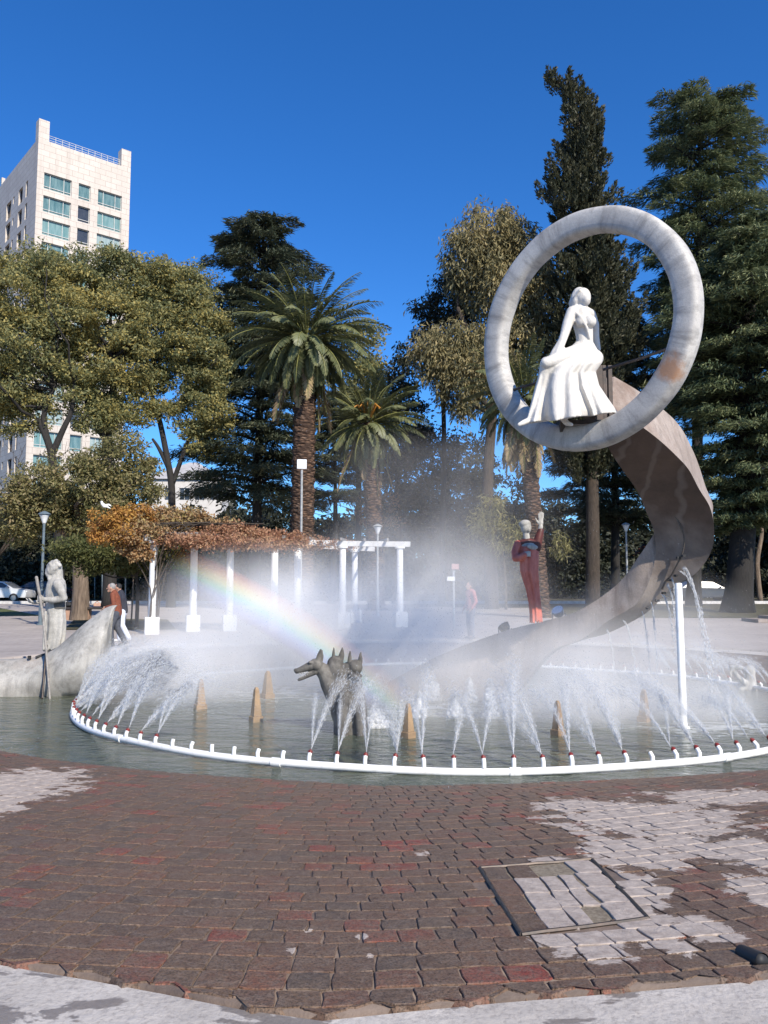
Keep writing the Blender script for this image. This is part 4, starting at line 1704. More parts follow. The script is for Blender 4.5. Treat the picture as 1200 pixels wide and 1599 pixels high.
# the rainbow standing in the mist: a thin bowed slab of coloured drops 42 degrees round the shadow point
AX = -SUN
t = NT('rainbow')
g = t.add('NewGeometry')
v = t.coord()
vm = t.add('VectorMath', operation='SUBTRACT')
t.l(v, vm.inputs[0])
vm.inputs[1].default_value = CAM
nr = t.add('VectorMath', operation='NORMALIZE')
t.l(vm.outputs[0], nr.inputs[0])
dp = t.add('VectorMath', operation='DOT_PRODUCT')
t.l(nr.outputs[0], dp.inputs[0])
dp.inputs[1].default_value = AX
ang = t.math('MULTIPLY', t.math('ARCCOSINE', dp.outputs['Value']), 180 / math.pi)
RB0, RB1 = 39.7, 42.5
u = t.math('DIVIDE', t.math('SUBTRACT', ang, RB0), RB1 - RB0)
col = t.ramp(u, [(0.05, (0.25, 0.2, 1.0)), (0.28, (0.1, 0.35, 1.0)), (0.45, (0.15, 0.9, 0.35)), (0.6, (1.0, 0.85, 0.1)), (0.76, (1.0, 0.4, 0.05)), (0.95, (1.0, 0.14, 0.06))])
env = t.ramp(u, [(0.0, 0.0), (0.35, 1.0), (0.7, 1.0), (1.0, 0.0)])
sx = t.add('SeparateXYZ')
t.l(v, sx.inputs[0])
endf = t.ramp(t.math('DIVIDE', t.math('ADD', sx.outputs['X'], 4.0), 5.0), [(0.1, 0.0), (0.3, 0.8), (0.75, 0.75), (1.0, 0.0)])
de = t.math('MULTIPLY', t.math('MULTIPLY', env, endf), 0.26)
vsx = t.add('VolumeScatter')
t.l(col, vsx.inputs['Color'])
vsx.inputs['Anisotropy'].default_value = -0.3
t.l(de, vsx.inputs['Density'])
rb_m = t.done(vol=vsx.outputs[0])
e1 = AX.cross(Vector((0, 0, 1))).normalized()
e2 = e1.cross(AX).normalized()
vs, fs = [], []
K = 40
for i in range(K + 1):
    a = R(-10 + 88 * i / K)
    for (an, D) in ((RB0, 12.9), (RB1, 12.9), (RB1, 13.6), (RB0, 13.6)):
        d = AX * math.cos(R(an)) + (e1 * math.sin(a) + e2 * math.cos(a)) * math.sin(R(an))
        vs.append(CAM + d * D)
    if i:
        for j in range(4):
            j2 = (j + 1) % 4
            q = (i - 1) * 4
            fs.append([q + j, q + j2, q + 4 + j2, q + 4 + j])
fs.append([3, 2, 1, 0])
fs.append([K * 4 + j for j in range(4)])
keep = [x for x in fs]
ro = obj('rainbow', pymesh('rainbow', vs, keep), rb_m)
tag(ro, 'soft rainbow bow glowing in the mist left of the dog statue', 'rainbow', kind='stuff')
# ------------------------------------------------------------------ foliage
def leaf_quads(c, d, nrm, L, Wd):
    d = d / (np.linalg.norm(d, axis=1, keepdims=True) + 1e-9)
    s = np.cross(d, nrm)
    s /= np.linalg.norm(s, axis=1, keepdims=True) + 1e-9
    L = np.asarray(L)[:, None] / 2
    Wd = np.asarray(Wd)[:, None] / 2
    return np.stack([c - d * L, c + s * Wd - d * L * 0.1, c + d * L, c - s * Wd + d * L * 0.1], axis=1)


def unit(n, rg):
    v = rg.normal(0, 1, (n, 3))
    return v / np.linalg.norm(v, axis=1, keepdims=True)


def clump_leaves(rg, ells, ncl, per, cr, L, Wd, flat=0.6, droop=0.0, shell=0.55, up=0.35):
    """ells: (centre, (rx, ry, rz)); returns quads and clump centres"""
    ws = np.array([(r[0] * r[1] * r[2]) ** 0.667 for c, r in ells])
    ws /= ws.sum()
    Q, CC = [], []
    for (c, r), w in zip(ells, ws):
        n = max(3, int(round(ncl * w)))
        dirs = unit(n, rg)
        rad = shell + (1 - shell) * rg.random(n) ** 0.6
        cc = np.array(c) + dirs * rad[:, None] * np.array(r) * (1 + rg.normal(0, 0.06, (n, 1)))
        CC.append(cc)
        sz = cr * (0.6 + 0.8 * rg.random(n))
        idx = np.repeat(np.arange(n), per)
        m = len(idx)
        off = unit(m, rg) * (rg.random(m) ** 0.45)[:, None] * sz[idx][:, None] * np.array([1, 1, flat])
        pos = cc[idx] + off
        if droop: pos[:, 2] -= droop * rg.random(m) ** 2
        out = off / (np.linalg.norm(off, axis=1, keepdims=True) + 1e-9)
        dd = unit(m, rg) * 0.9 + out * 0.7 + np.array([0, 0, -1.2 * droop - 0.1])
        nn = unit(m, rg) * 0.8 + out * 0.4 + np.array([0, 0, up])
        Q.append(leaf_quads(pos, dd, nn, L * (0.6 + 0.8 * rg.random(m)), Wd * (0.6 + 0.8 * rg.random(m))))
    return np.concatenate(Q), np.concatenate(CC)


def ell_px(lst, Y):
    out = []
    for e in lst:
        x, y, rx, ry = e[:4]
        dy = e[4] if len(e) > 4 else 0
        rz = e[5] if len(e) > 5 else (rx + ry) / 2
        k = (Y + dy) / FPX
        out.append((tuple(P(x, y, Y + dy)), (rx * k, rz * k, ry * k)))
    return out


def limb_path(a, b, rnd, wob=0.12, n=6, sag=0.0):
    a, b = Vector(a), Vector(b)
    L = (b - a).length
    out = []
    o = Vector((0, 0, 0))
    for i in range(n + 1):
        t = i / n
        o = o + Vector((rnd.gauss(0, 1), rnd.gauss(0, 1), rnd.gauss(0, .5))) * wob * L / n
        p = a.lerp(b, t) + o * math.sin(math.pi * t) + Vector((0, 0, sag * L * math.sin(math.pi * t)))
        out.append(p)
    return out


def tree(label, base_px, Y, stems, ells, mat, bark, ncl, per, cr, L, Wd, seed, group=None, flat=0.6, droop=0.0, nlimb=20, r0=0.3, shell=0.55, up=0.35, name='tree'):
    """stems: list of pixel polylines from the ground up (first is the trunk)"""
    rg = np.random.default_rng(seed)
    rnd = random.Random(seed)
    b = P(base_px[0], 900, Y)
    base = Vector((b.x, Y, gz(Y) - 0.05))
    root = thing(name, label, 'tree', base, group)
    E = ell_px(ells, Y)
    q, cc = clump_leaves(rg, E, ncl, per, cr, L, Wd, flat, droop, shell, up)
    obj('crown', quads('crown', q), mat, root)
    mb = MB()
    tips = []
    for si, st in enumerate(stems):
        pts = [base] if si == 0 else []
        pts += [P(x, y, Y + (d[0] if d else 0)) for x, y, *d in st]
        if si == 0: pts[0] = Vector((base.x, base.y, base.z - 0.1))
        ra = r0 * (1 if si == 0 else 0.6)
        pp = crom(pts, 4)
        rad = [ra * (1.25 if (i == 0 and si == 0) else 1) * (1 - 0.55 * i / (len(pp) - 1)) for i in range(len(pp))]
        mb.tube(pp, rad, 9)
        tips += [(p_, r_) for p_, r_ in list(zip(pp, rad))[len(pp) // 2:]]
    if nlimb and len(tips):
        ii = rg.choice(len(cc), min(nlimb, len(cc)), replace=False)
        for i in ii:
            tp, tr = min(tips, key=lambda z: (z[0] - Vector(cc[i])).length + rnd.random() * 1.5)
            pth = limb_path(tp, cc[i], rnd, 0.25, 6, -0.05)
            mb.tube(pth, [tr * 0.62 * (1 - 0.8 * k / 6) + 0.012 for k in range(7)], 6)
    mb.build('trunk', bark, root, True)
    return root


LM = {
    'tipa': leaf_mat('leaf_tipa', [(0.085, 0.11, 0.055), (0.165, 0.185, 0.09), (0.27, 0.265, 0.12), (0.4, 0.34, 0.12), (0.46, 0.36, 0.11)], 0.24, 0.42),
    'olive': leaf_mat('leaf_olive', [(0.074, 0.083, 0.033), (0.162, 0.157, 0.064), (0.281, 0.246, 0.110), (0.370, 0.287, 0.158)], 0.5, 0.4),
    'green': leaf_mat('leaf_green', [(0.054, 0.072, 0.029), (0.108, 0.120, 0.043), (0.180, 0.168, 0.063)], 0.6, 0.4),
    'cedar': leaf_mat('leaf_cedar', [(0.046, 0.072, 0.040), (0.097, 0.128, 0.067), (0.177, 0.204, 0.102), (0.245, 0.254, 0.128)], 0.5, 0.25),
    'cedar_dark': leaf_mat('leaf_cedar_dark', [(0.031, 0.048, 0.035), (0.068, 0.084, 0.053), (0.151, 0.149, 0.085)], 0.5, 0.22),
    'cypress': leaf_mat('leaf_cypress', [(0.023, 0.030, 0.018), (0.046, 0.051, 0.029), (0.095, 0.088, 0.047)], 0.7, 0.2),
    'euca': leaf_mat('leaf_eucalyptus', [(0.075, 0.083, 0.052), (0.178, 0.165, 0.088), (0.326, 0.274, 0.130), (0.445, 0.356, 0.185)], 0.3, 0.38),
    'dark': leaf_mat('leaf_dark', [(0.015, 0.021, 0.016), (0.034, 0.040, 0.027), (0.068, 0.070, 0.043)], 0.4, 0.2),
    'vine': leaf_mat('leaf_vine', [(0.249, 0.119, 0.057), (0.374, 0.225, 0.102), (0.354, 0.265, 0.147), (0.457, 0.358, 0.113)], 0.5, 0.35),
    'vine_gold': leaf_mat('leaf_vine_gold', [(0.3, 0.13, 0.05), (0.42, 0.22, 0.06), (0.52, 0.32, 0.08)], 0.8, 0.35),
    'vine_dry': leaf_mat('leaf_vine_dry', [(0.245, 0.115, 0.072), (0.367, 0.193, 0.113), (0.459, 0.308, 0.177)], 0.6, 0.3),
    'willow': leaf_mat('leaf_willow', [(0.104, 0.111, 0.039), (0.221, 0.208, 0.091), (0.351, 0.312, 0.143)], 0.8, 0.35),
    'palm': leaf_mat('leaf_palm', [(0.065, 0.083, 0.039), (0.130, 0.149, 0.073), (0.227, 0.228, 0.116)], 0.6, 0.25, 0.42),
    'palm_dry': leaf_mat('leaf_palm_dry', [(0.14, 0.1, 0.06), (0.24, 0.175, 0.1), (0.34, 0.27, 0.13)], 0.7, 0.15),
}

BROAD = 'broad crowned trees at the left edge of the park'
tree('broad olive green tree at the far left, its forked dark trunk crossing the tower', (92, 0), 47, [[(92, 820), (84, 740), (78, 700), (60, 655)], [(80, 712), (98, 672), (112, 640), (116, 600)], [(80, 705), (68, 650), (88, 600)]],
     [(15, 455, 100, 62), (70, 420, 60, 30), (-40, 530, 80, 80), (40, 540, 85, 60), (20, 605, 60, 40), (100, 500, 50, 60), (-30, 420, 60, 40), (45, 640, 42, 30), (5, 650, 40, 34), (110, 600, 30, 30)], LM['tipa'], M['bark_dark'], 331, 215, 0.82, 0.215, 0.092, 21, BROAD, nlimb=34, r0=0.34)
tree('broad yellowish green tree just below the tower, second from the left', (172, 0), 49, [[(172, 830), (168, 740), (168, 680), (176, 620), (180, 560)], [(168, 690), (140, 640), (130, 590)]],
     [(150, 430, 90, 42), (205, 430, 75, 40), (165, 500, 95, 60), (120, 560, 45, 50), (195, 560, 60, 60), (170, 620, 42, 42), (135, 625, 30, 30), (185, 655, 30, 40), (150, 650, 24, 34)], LM['tipa'], M['bark_dark'], 331, 215, 0.82, 0.215, 0.092, 22, BROAD, nlimb=34, r0=0.42)
tree('broad green tree with two thin leaning stems showing sky, third from the left', (268, 0), 50, [[(268, 830), (268, 760), (262, 720), (250, 660), (236, 610), (240, 560)], [(268, 760), (284, 715), (302, 670), (318, 640), (315, 590)], [(262, 728), (248, 700), (238, 685)]],
     [(265, 460, 62, 48), (240, 500, 50, 50), (305, 520, 52, 70), (255, 560, 50, 45), (310, 610, 38, 34), (230, 590, 28, 30), (290, 440, 40, 30), (325, 560, 40, 60), (330, 640, 34, 40), (228, 640, 18, 34), (275, 650, 22, 26), (318, 690, 30, 30)], LM['tipa'], M['bark_dark'], 314, 215, 0.82, 0.215, 0.092, 23, BROAD, nlimb=30, r0=0.26)
tree('small olive brown tree with a thick pale trunk behind the boatman statue', (126, 0), 36, [[(126, 935), (125, 890), (122, 850), (118, 800)], [(124, 872), (150, 830), (165, 790)], [(123, 865), (95, 820), (80, 780)]],
     [(120, 755, 95, 48), (60, 790, 62, 45), (185, 725, 55, 42), (30, 810, 42, 40), (150, 800, 75, 42), (210, 760, 38, 40)], LM['olive'], M['bark_pale'], 330, 105, 0.55, 0.18, 0.075, 24, nlimb=34, r0=0.42)
tree('low bushy green tree hanging beneath the left end of the pergola vine', (215, 0), 31, [[(215, 930), (212, 890), (205, 860)]],
     [(160, 868, 45, 26), (205, 868, 45, 28), (110, 860, 34, 24), (250, 862, 34, 26)], LM['green'], M['bark'], 170, 95, 0.42, 0.15, 0.06, 25, nlimb=16, r0=0.08)
tree('pale olive tree topping out between the tall palm and the dark evergreen', (560, 0), 58, [[(560, 880), (560, 700), (555, 600)]], [(560, 545, 36, 46), (545, 590, 36, 50), (580, 590, 26, 40), (560, 640, 42, 50)], LM['tipa'], M['bark_dark'], 90, 85, 1.0, 0.3, 0.13, 26, nlimb=10, r0=.3)
DK = 'dark evergreen trees behind the fountain'
tree('dark round topped evergreen right of the small palm', (625, 0), 60, [[(625, 880), (622, 760), (618, 650)]], [(612, 580, 38, 42), (630, 640, 42, 60), (610, 690, 55, 70), (640, 730, 60, 70)], LM['dark'], M['bark_dark'], 150, 90, 1.1, 0.32, 0.14, 27, DK, nlimb=10, r0=.35)
tree('low dark evergreen mass in the middle, under the gap of sky', (700, 0), 62, [[(700, 890), (700, 800), (698, 740)]], [(690, 720, 58, 46), (735, 725, 40, 45), (700, 790, 90, 70), (760, 790, 60, 70), (640, 820, 60, 60)], LM['dark'], M['bark_dark'], 200, 85, 1.1, 0.32, 0.14, 28, DK, nlimb=12, r0=.35)
tree('gold tinted eucalyptus with hanging leaves left of the ring', (768, 0), 48, [[(768, 900), (762, 760), (770, 640), (778, 520), (775, 420)], [(772, 620), (740, 540), (715, 480)], [(772, 600), (800, 520), (815, 450)]],
     [(765, 365, 52, 48), (805, 380, 36, 45), (740, 405, 45, 50), (780, 450, 50, 50), (835, 440, 32, 45), (700, 540, 42, 42), (735, 560, 50, 46), (670, 548, 26, 34), (790, 540, 55, 50), (720, 610, 40, 30), (840, 510, 32, 44)], LM['euca'], M['bark'], 460, 120, 0.75, 0.32, 0.085,
     29, None, 0.9, 0.9, 36, 0.42)
tree('deep green leafy boughs low on the left side of the eucalyptus', (690, 0), 52, [[(690, 900), (694, 700), (690, 560)]], [(692, 470, 40, 46), (668, 505, 22, 40), (715, 490, 36, 40), (705, 580, 36, 36)], LM['dark'], M['bark_dark'], 90, 80, .8, .32, .1, 30, nlimb=16, r0=.25, droop=.5)


def cedar(label, trunk_px, Y, top_px, prof, mat, seed, y0px=None, dens=1.0, lean=0, r0=0.4, group=None, bark='bark_dark', sp=1.0):
    """prof: list of (ypx, half-width left px, half-width right px) from top to bottom"""
    rg = np.random.default_rng(seed)
    rnd = random.Random(seed)
    k = Y / FPX
    b = P(trunk_px, 900, Y)
    base = Vector((b.x, Y, gz(Y) - .05))
    root = thing('cedar_tree', label, 'tree', base, group)
    top = P(top_px[0], top_px[1], Y)
    mb = MB()
    tp = crom([base, base.lerp(top, .35) + Vector((0.1, 0, 0)), base.lerp(top, .7), top], 5)
    mb.tube(tp, [r0 * (1.2 if i == 0 else 1) * (1 - .93 * i / (len(tp) - 1)) for i in range(len(tp))], 10)

    def at(z):
        for i in range(len(tp) - 1):
            if tp[i].z <= z <= tp[i + 1].z:
                return tp[i].lerp(tp[i + 1], (z - tp[i].z) / max(1e-6, tp[i + 1].z - tp[i].z))
        return tp[-1].copy() if z > tp[-1].z else tp[0].copy()

    ys = [p[0] for p in prof]
    y = ys[0]
    POS, DD, NN, LL_, WW = [], [], [], [], []
    while y < ys[-1]:
        hl = np.interp(y, ys, [p[1] for p in prof]) * k
        hr = np.interp(y, ys, [p[2] for p in prof]) * k
        z = P(trunk_px, y, Y).z
        org = at(z)
        nb = 5 if hl + hr > 3 else 4
        a0 = rnd.random() * 6.28
        for bi in range(nb):
            a = a0 + bi * 6.283 / nb + rnd.uniform(-.4, .4)
            ca, sa = math.cos(a), math.sin(a)
            full = hr * max(ca, 0) + hl * max(-ca, 0) + (hl + hr) / 2 * abs(sa)
            full = full / (abs(ca) + abs(sa))
            Lb = full * (rnd.uniform(0.8, 1.12) if rnd.random() < .62 else rnd.uniform(.4, .8))
            if Lb < 0.3: Lb = 0.3
            rise = rnd.uniform(0.04, 0.24) * Lb
            drp = rnd.uniform(0.02, 0.2) * Lb
            pts = []
            for j in range(8):
                t = j / 7
                pts.append(org + Vector((ca * Lb * t, sa * Lb * t, rise * math.sin(t * 2.0) - drp * t * t)))
            mb.tube(pts, [max(0.012, r0 * .22 * (Lb / 4) ** .6 * (1 - .9 * j / 7)) for j in range(8)], 5)
            n = int(Lb * 150 * dens) + 24
            t = 0.18 + 0.82 * rg.random(n) ** 0.75
            px_ = np.interp(t, np.linspace(0, 1, 8), [p.x for p in pts])
            py_ = np.interp(t, np.linspace(0, 1, 8), [p.y for p in pts])
            pz_ = np.interp(t, np.linspace(0, 1, 8), [p.z for p in pts])
            fan = (0.32 * Lb + 0.2) * np.sqrt(np.clip(1.15 - t, .05, 1)) * (0.6 + .6 * t)
            lat = (rg.random(n) * 2 - 1)
            # side twigs: quantised so that the pads show fingers with gaps
            off = np.sign(lat) * np.abs(lat) ** 0.8 * fan
            px2 = px_ - sa * off + ca * np.abs(off) * .45
            py2 = py_ + ca * off + sa * np.abs(off) * .45
            pz2 = pz_ - 0.12 * np.abs(off) + rg.normal(0, 0.05 + .02 * Lb, n)
            POS.append(np.stack([px2, py2, pz2], 1))
            dirx = ca * 0.8 - sa * np.sign(off) * .55 + rg.normal(0, .35, n)
            diry = sa * 0.8 + ca * np.sign(off) * .55 + rg.normal(0, .35, n)
            DD.append(np.stack([dirx, diry, -0.28 + rg.normal(0, .35, n)], 1))
            NN.append(np.stack([rg.normal(0, .5, n), rg.normal(0, .5, n), np.ones(n)], 1))
            LL_.append((0.28 + .3 * rg.random(n)) * (0.75 + k * 8))
            WW.append((0.045 + .045 * rg.random(n)) * (0.75 + k * 8))
        y += sp * max(5.5, (9.0 + 7.5 * min(1, (hl + hr) / 8)) * rnd.uniform(.6, 1.35))
    q = leaf_quads(np.concatenate(POS), np.concatenate(DD), np.concatenate(NN), np.concatenate(LL_), np.concatenate(WW))
    obj('crown', quads('crown', q), mat, root)
    mb.build('trunk', M[bark], root, True)
    return root


cedar('dark layered cedar rising behind the tall palm', 396, 53, (412, 345), [(346, 30, 25), (362, 66, 56), (385, 78, 80), (410, 84, 100), (440, 88, 100), (500, 100, 80), (560, 108, 80), (620, 110, 80), (680, 112, 90), (740, 125, 110), (800, 140, 120)], LM['cedar_dark'], 41, dens=1.0, sp=.8)
cedar('tall spreading cedar at the top right behind the ring', 1082, 52, (1095, 160), [(156, 50, 60), (166, 92, 96), (185, 66, 112), (205, 118, 100), (232, 58, 120), (255, 124, 120), (285, 50, 110), (310, 116, 125), (345, 62, 120), (375, 126, 130), (400, 64, 120), (430, 128, 140), (470, 90, 120), (560, 70, 100), (650, 70, 80)],
      LM['cedar'], 42, dens=1.0, r0=.45, sp=.85)
cedar('nearer broad cedar with drooping boughs at the right edge', 1150, 43, (1185, 330), [(340, 20, 30), (370, 60, 60), (410, 90, 80), (450, 130, 100), (500, 150, 110), (550, 150, 120), (600, 160, 120), (650, 130, 120), (700, 120, 120), (740, 110, 120), (775, 80, 110), (800, 80, 110), (830, 60, 80)], LM['cedar'], 43,
      dens=1.05, r0=.75, sp=.66)
cedar('small cedar boughs beside the lower trunk of the tall palm', 520, 56, (525, 610), [(615, 12, 12), (640, 40, 40), (690, 55, 60), (740, 60, 70), (790, 70, 70)], LM['cedar_dark'], 44, dens=.9, r0=.25)
cedar('shaded cedar filling the gap behind the ring and the spiral', 960, 57, (955, 470), [(480, 30, 30), (540, 80, 90), (600, 100, 110), (660, 110, 120), (720, 110, 120), (780, 100, 110), (830, 60, 70)], LM['cedar_dark'], 45, dens=1.0, r0=.35, sp=.75)


def cypress():
    rg = np.random.default_rng(51)
    rnd = random.Random(51)
    Y = 46
    k = Y / FPX
    b = P(925, 900, Y)
    root = thing('cypress_tree', 'tall dark cypress with a crooked top leaning left, behind the ring', 'tree', Vector((b.x, Y, gz(Y) - .05)))
    prof = [(117, 852, 862), (128, 858, 890), (140, 872, 908), (158, 882, 922), (180, 884, 946), (205, 878, 946), (235, 872, 950), (262, 862, 948), (290, 846, 944), (305, 842, 950), (330, 862, 958), (360, 880, 975), (400, 868, 982), (440, 862, 990), (480, 858, 1000), (530, 850, 1000), (600, 850, 990), (680, 860, 975),
            (740, 880, 960)]
    ys = [p[0] for p in prof]
    Q = []
    y = 118.0
    while y < 740:
        xl, xr = np.interp(y, ys, [p[1] for p in prof]), np.interp(y, ys, [p[2] for p in prof])
        cx, hw = (xl + xr) / 2, (xr - xl) / 2 * (1.1 + .12 * math.sin(y * .11) + .08 * math.sin(y * .29))
        n = max(2, int(hw / 5.0))
        for _ in range(n):
            a = rnd.random() * 6.28
            rr = math.sqrt(rnd.random()) * (0.35 + .65) * rnd.uniform(.75, 1.06)
            c = P(cx + hw * rr * math.cos(a), y + rnd.uniform(-4, 4), Y + hw * k * rr * math.sin(a))
            m = 105
            h = rnd.uniform(.5, 1.3)
            w = rnd.uniform(.2, .5)
            t = rg.random(m)
            rad = w * np.sqrt(rg.random(m)) * (1 - .8 * np.abs(t - .35) / .65)
            an = rg.random(m) * 6.28
            tilt = Vector((math.cos(a), math.sin(a), 0)) * rr * .55
            pos = np.stack([c.x + rad * np.cos(an) + tilt.x * (t - .4) * h, c.y + rad * np.sin(an) + tilt.y * (t - .4) * h, c.z + (t - .4) * h], 1)
            dd = np.stack([np.cos(an) * .5 + tilt.x, np.sin(an) * .5 + tilt.y, .8 + 0 * an], 1) + rg.normal(0, .4, (m, 3))
            Q.append(leaf_quads(pos, dd, unit(m, rg), .18 + .16 * rg.random(m), .07 + .05 * rg.random(m)))
        y += 6.2
    obj('crown', quads('crown', np.concatenate(Q)), LM['cypress'], root)
    mb = MB()
    base = Vector((b.x, Y, gz(Y) - .1))
    mb.tube(crom([base, P(926, 780, Y), P(922, 600, Y), P(915, 350, Y), P(905, 200, Y), P(884, 140, Y), P(858, 121, Y)], 4), [.42 * (1 - .95 * i / 24) for i in range(25)], 9)
    mb.build('trunk', M['bark'], root, True)


cypress()


def palm(label, base_px, Y, crown_px, frond_px, nfr, seed, r_base, r_top, dead=0, low=-70, fruit=False, group='date palms', bulge=True):
    rg = np.random.default_rng(seed)
    rnd = random.Random(seed)
    k = Y / FPX
    b = P(base_px, 900, Y)
    base = Vector((b.x, Y, gz(Y) - .05))
    cr = P(crown_px[0], crown_px[1], Y)
    root = thing('palm_tree', label, 'tree', base, group)
    # trunk with the rows of old leaf bases
    n = 60
    path = crom([base, base.lerp(cr, .5) + Vector((rnd.uniform(-.15, .15), 0, 0)), cr], n // 2)
    rad = []
    for i in range(len(path)):
        t = i / (len(path) - 1)
        rad.append((r_base + (r_top - r_base) * t) * (1 + .07 * ((i % 2) * 2 - 1)) * (1.25 if t < .03 else 1) * (1.3 if t > .9 else 1))
    mb = MB()
    mb.tube(path, rad, 16)
    mb.build('trunk', M['palm_bark'], root, True)
    scale = frond_px * k
    groups = {'frond': [], 'dry_frond': []}
    ribs = MB()
    tot = nfr + dead
    for i in range(tot):
        dry = i >= nfr
        az = i * 2.39996 + rnd.uniform(-.2, .2)
        if not dry:
            u = i / nfr
            el = R(82 - (82 - low) * u ** 0.85 + rnd.uniform(-7, 7))
            Lf = scale * rnd.uniform(.92, 1.12) * (0.75 + .3 * math.sin(math.pi * min(1, u + .25)))
        else:
            el = R(rnd.uniform(-86, -60))
            Lf = scale * rnd.uniform(.7, 1.15)
        h = Vector((math.cos(az), math.sin(az), 0))
        side = Vector((-math.sin(az), math.cos(az), 0))
        pts = []
        p = cr + h * r_top * .7 + Vector((0, 0, .25 * math.sin(el) - (.35 if dry else 0)))
        e = el
        m = 16
        bend = (R(58) if not dry else R(12)) * (1 if math.cos(e) > .15 else .6)
        tw = rnd.uniform(-.6, .6)
        for j in range(m + 1):
            pts.append(p.copy())
            d = h * math.cos(e) + Vector((0, 0, math.sin(e)))
            p = p + d * (Lf / m)
            e = max(R(-88), e - bend / m * (0.5 + 1.1 * j / m))
        ribs.tube(pts, [0.035 * (1 - .85 * j / m) * (scale / 3) + .006 for j in range(m + 1)], 4)
        nl = 54
        t = np.linspace(.1, .99, nl)
        X = [np.interp(t, np.linspace(0, 1, m + 1), [q[c] for q in pts]) for c in range(3)]
        pos = np.stack(X, 1)
        tan = np.gradient(pos, axis=0)
        tan /= np.linalg.norm(tan, axis=1, keepdims=True)
        sd = np.array(side)[None] * math.cos(tw) + np.cross(tan, np.array(side)[None]) * math.sin(tw)
        nr = np.cross(sd, tan)
        ll = Lf * .17 * np.sin(np.pi * np.clip(t * .86 + .12, 0, 1)) ** .6 * (0.85 + .3 * rg.random(nl))
        for sgn in (-1, 1):
            dd = sd * sgn * .72 + tan * .72 + nr * .32 * (1 if not dry else -.3) + np.array([0, 0, -.18]) + rg.normal(0, .09, (nl, 3))
            dd /= np.linalg.norm(dd, axis=1, keepdims=True)
            c = pos + dd * ll[:, None] / 2
            groups['dry_frond' if dry else 'frond'].append(leaf_quads(c, dd, nr + sd * sgn * .4, ll, np.full(nl, .05 * (scale / 3) + .02)))
    obj('fronds', quads('fronds', np.concatenate(groups['frond'])), LM['palm'], root)
    if dead: obj('dry_fronds', quads('dry_fronds', np.concatenate(groups['dry_frond'])), LM['palm_dry'], root)
    ribs.build('frond_ribs', M['palm_rib'], root)
    if fruit:
        mb = MB()
        for i in range(9):
            a = i * 2.4
            p0 = cr + Vector((math.cos(a) * .2, math.sin(a) * .2 - .3, .35))
            mb.cap([p0, p0 + Vector((math.cos(a) * .35, math.sin(a) * .35 - .3, .6)), p0 + Vector((math.cos(a) * .6, math.sin(a) * .6 - .4, .35))], [.05, .07, .03], 6)
        mb.build('fruit_stalks', plain('fruit', (0.5, 0.24, 0.04), (0.35, 0.14, 0.03), 8, .6), root, True)


M['palm_rib'] = plain('palm_rib', (0.2, 0.2, 0.07), (0.12, 0.13, 0.04), 4, .5)


def palm_bark():
    t = NT('palm_bark')
    v = t.coord((1, 1, 2.2))
    vo = t.add('TexVoronoi')
    vo.inputs['Scale'].default_value = 4.2
    t.l(v, vo.inputs['Vector'])
    n = t.noise(3, 6, .7, v)
    col = t.mix(t.ramp(vo.outputs['Distance'], [(0.1, 0), (0.55, 1)]), (0.16, 0.095, 0.06), (0.045, 0.028, 0.02))
    col = t.mix(t.ramp(n, [(.58, 0), (.72, .7)]), col, (0.3, 0.22, 0.17))
    return t.done(t.bsdf(col, .9, 0, .2, vo.outputs['Distance'], 1.0, .12))


M['palm_bark'] = palm_bark()
palm('tallest date palm with a thick brown trunk, left of centre', 470, 40, (478, 530), 116, 125, 61, .60, .52, 12, -74)
palm('shorter date palm with orange fruit stalks, right of the tallest palm', 588, 46, (574, 662), 88, 92, 62, .5, .45, 6, -74, True)
palm('date palm with a skirt of dead fronds half hidden behind the ring', 848, 38, (818, 622), 96, 74, 63, .36, .4, 36, -60)

# willowy pale shrub behind the red statue and other undergrowth
tree('pale willowy shrub lit by the sun behind the red robed statue', (790, 0), 47, [[(790, 910), (785, 860), (775, 830)]], [(765, 815, 32, 24), (795, 835, 28, 22), (872, 850, 14, 22), (770, 790, 18, 18)], LM['willow'], M['bark'], 60, 60, .55, .3, .05, 71, nlimb=10, r0=.08, droop=.5, name='shrub')
tree('reddish leafless looking shrub under the small palm', (590, 0), 56, [[(600, 905), (600, 850), (600, 800)]], [(605, 795, 18, 32), (575, 800, 12, 22), (410, 760, 22, 20)], LM['vine_dry'], M['bark'], 26, 60, .6, .24, .08, 72, nlimb=8, r0=.06, name='shrub')
# bare tree at the left edge
rnd = random.Random(77)
broot = thing('bare_tree', 'bare twiggy tree at the left edge in front of the tower', 'tree', Vector((P(-12, 900, 42).x, 42, gz(42))))
mb = MB()


def twig(p, d, L, r, depth):
    q = p + d * L
    mid = p.lerp(q, .5) + Vector((rnd.gauss(0, .05), rnd.gauss(0, .05), rnd.gauss(0, .04))) * L
    mb.tube([p, mid, q], [r, r * .8, r * .6], 5)
    if depth == 0: return
    for _ in range(3 if depth > 2 else 2):
        nd = (d + Vector((rnd.gauss(0, .5), rnd.gauss(0, .5), rnd.gauss(.12, .35)))).normalized()
        twig(q, nd, L * rnd.uniform(.6, .85), r * .62, depth - 1)


twig(Vector((P(-12, 900, 42).x, 42, gz(42) - .1)), Vector((0.06, 0, 1)).normalized(), 2.9, .13, 5)
mb.build('trunk', M['bark'], broot, True)

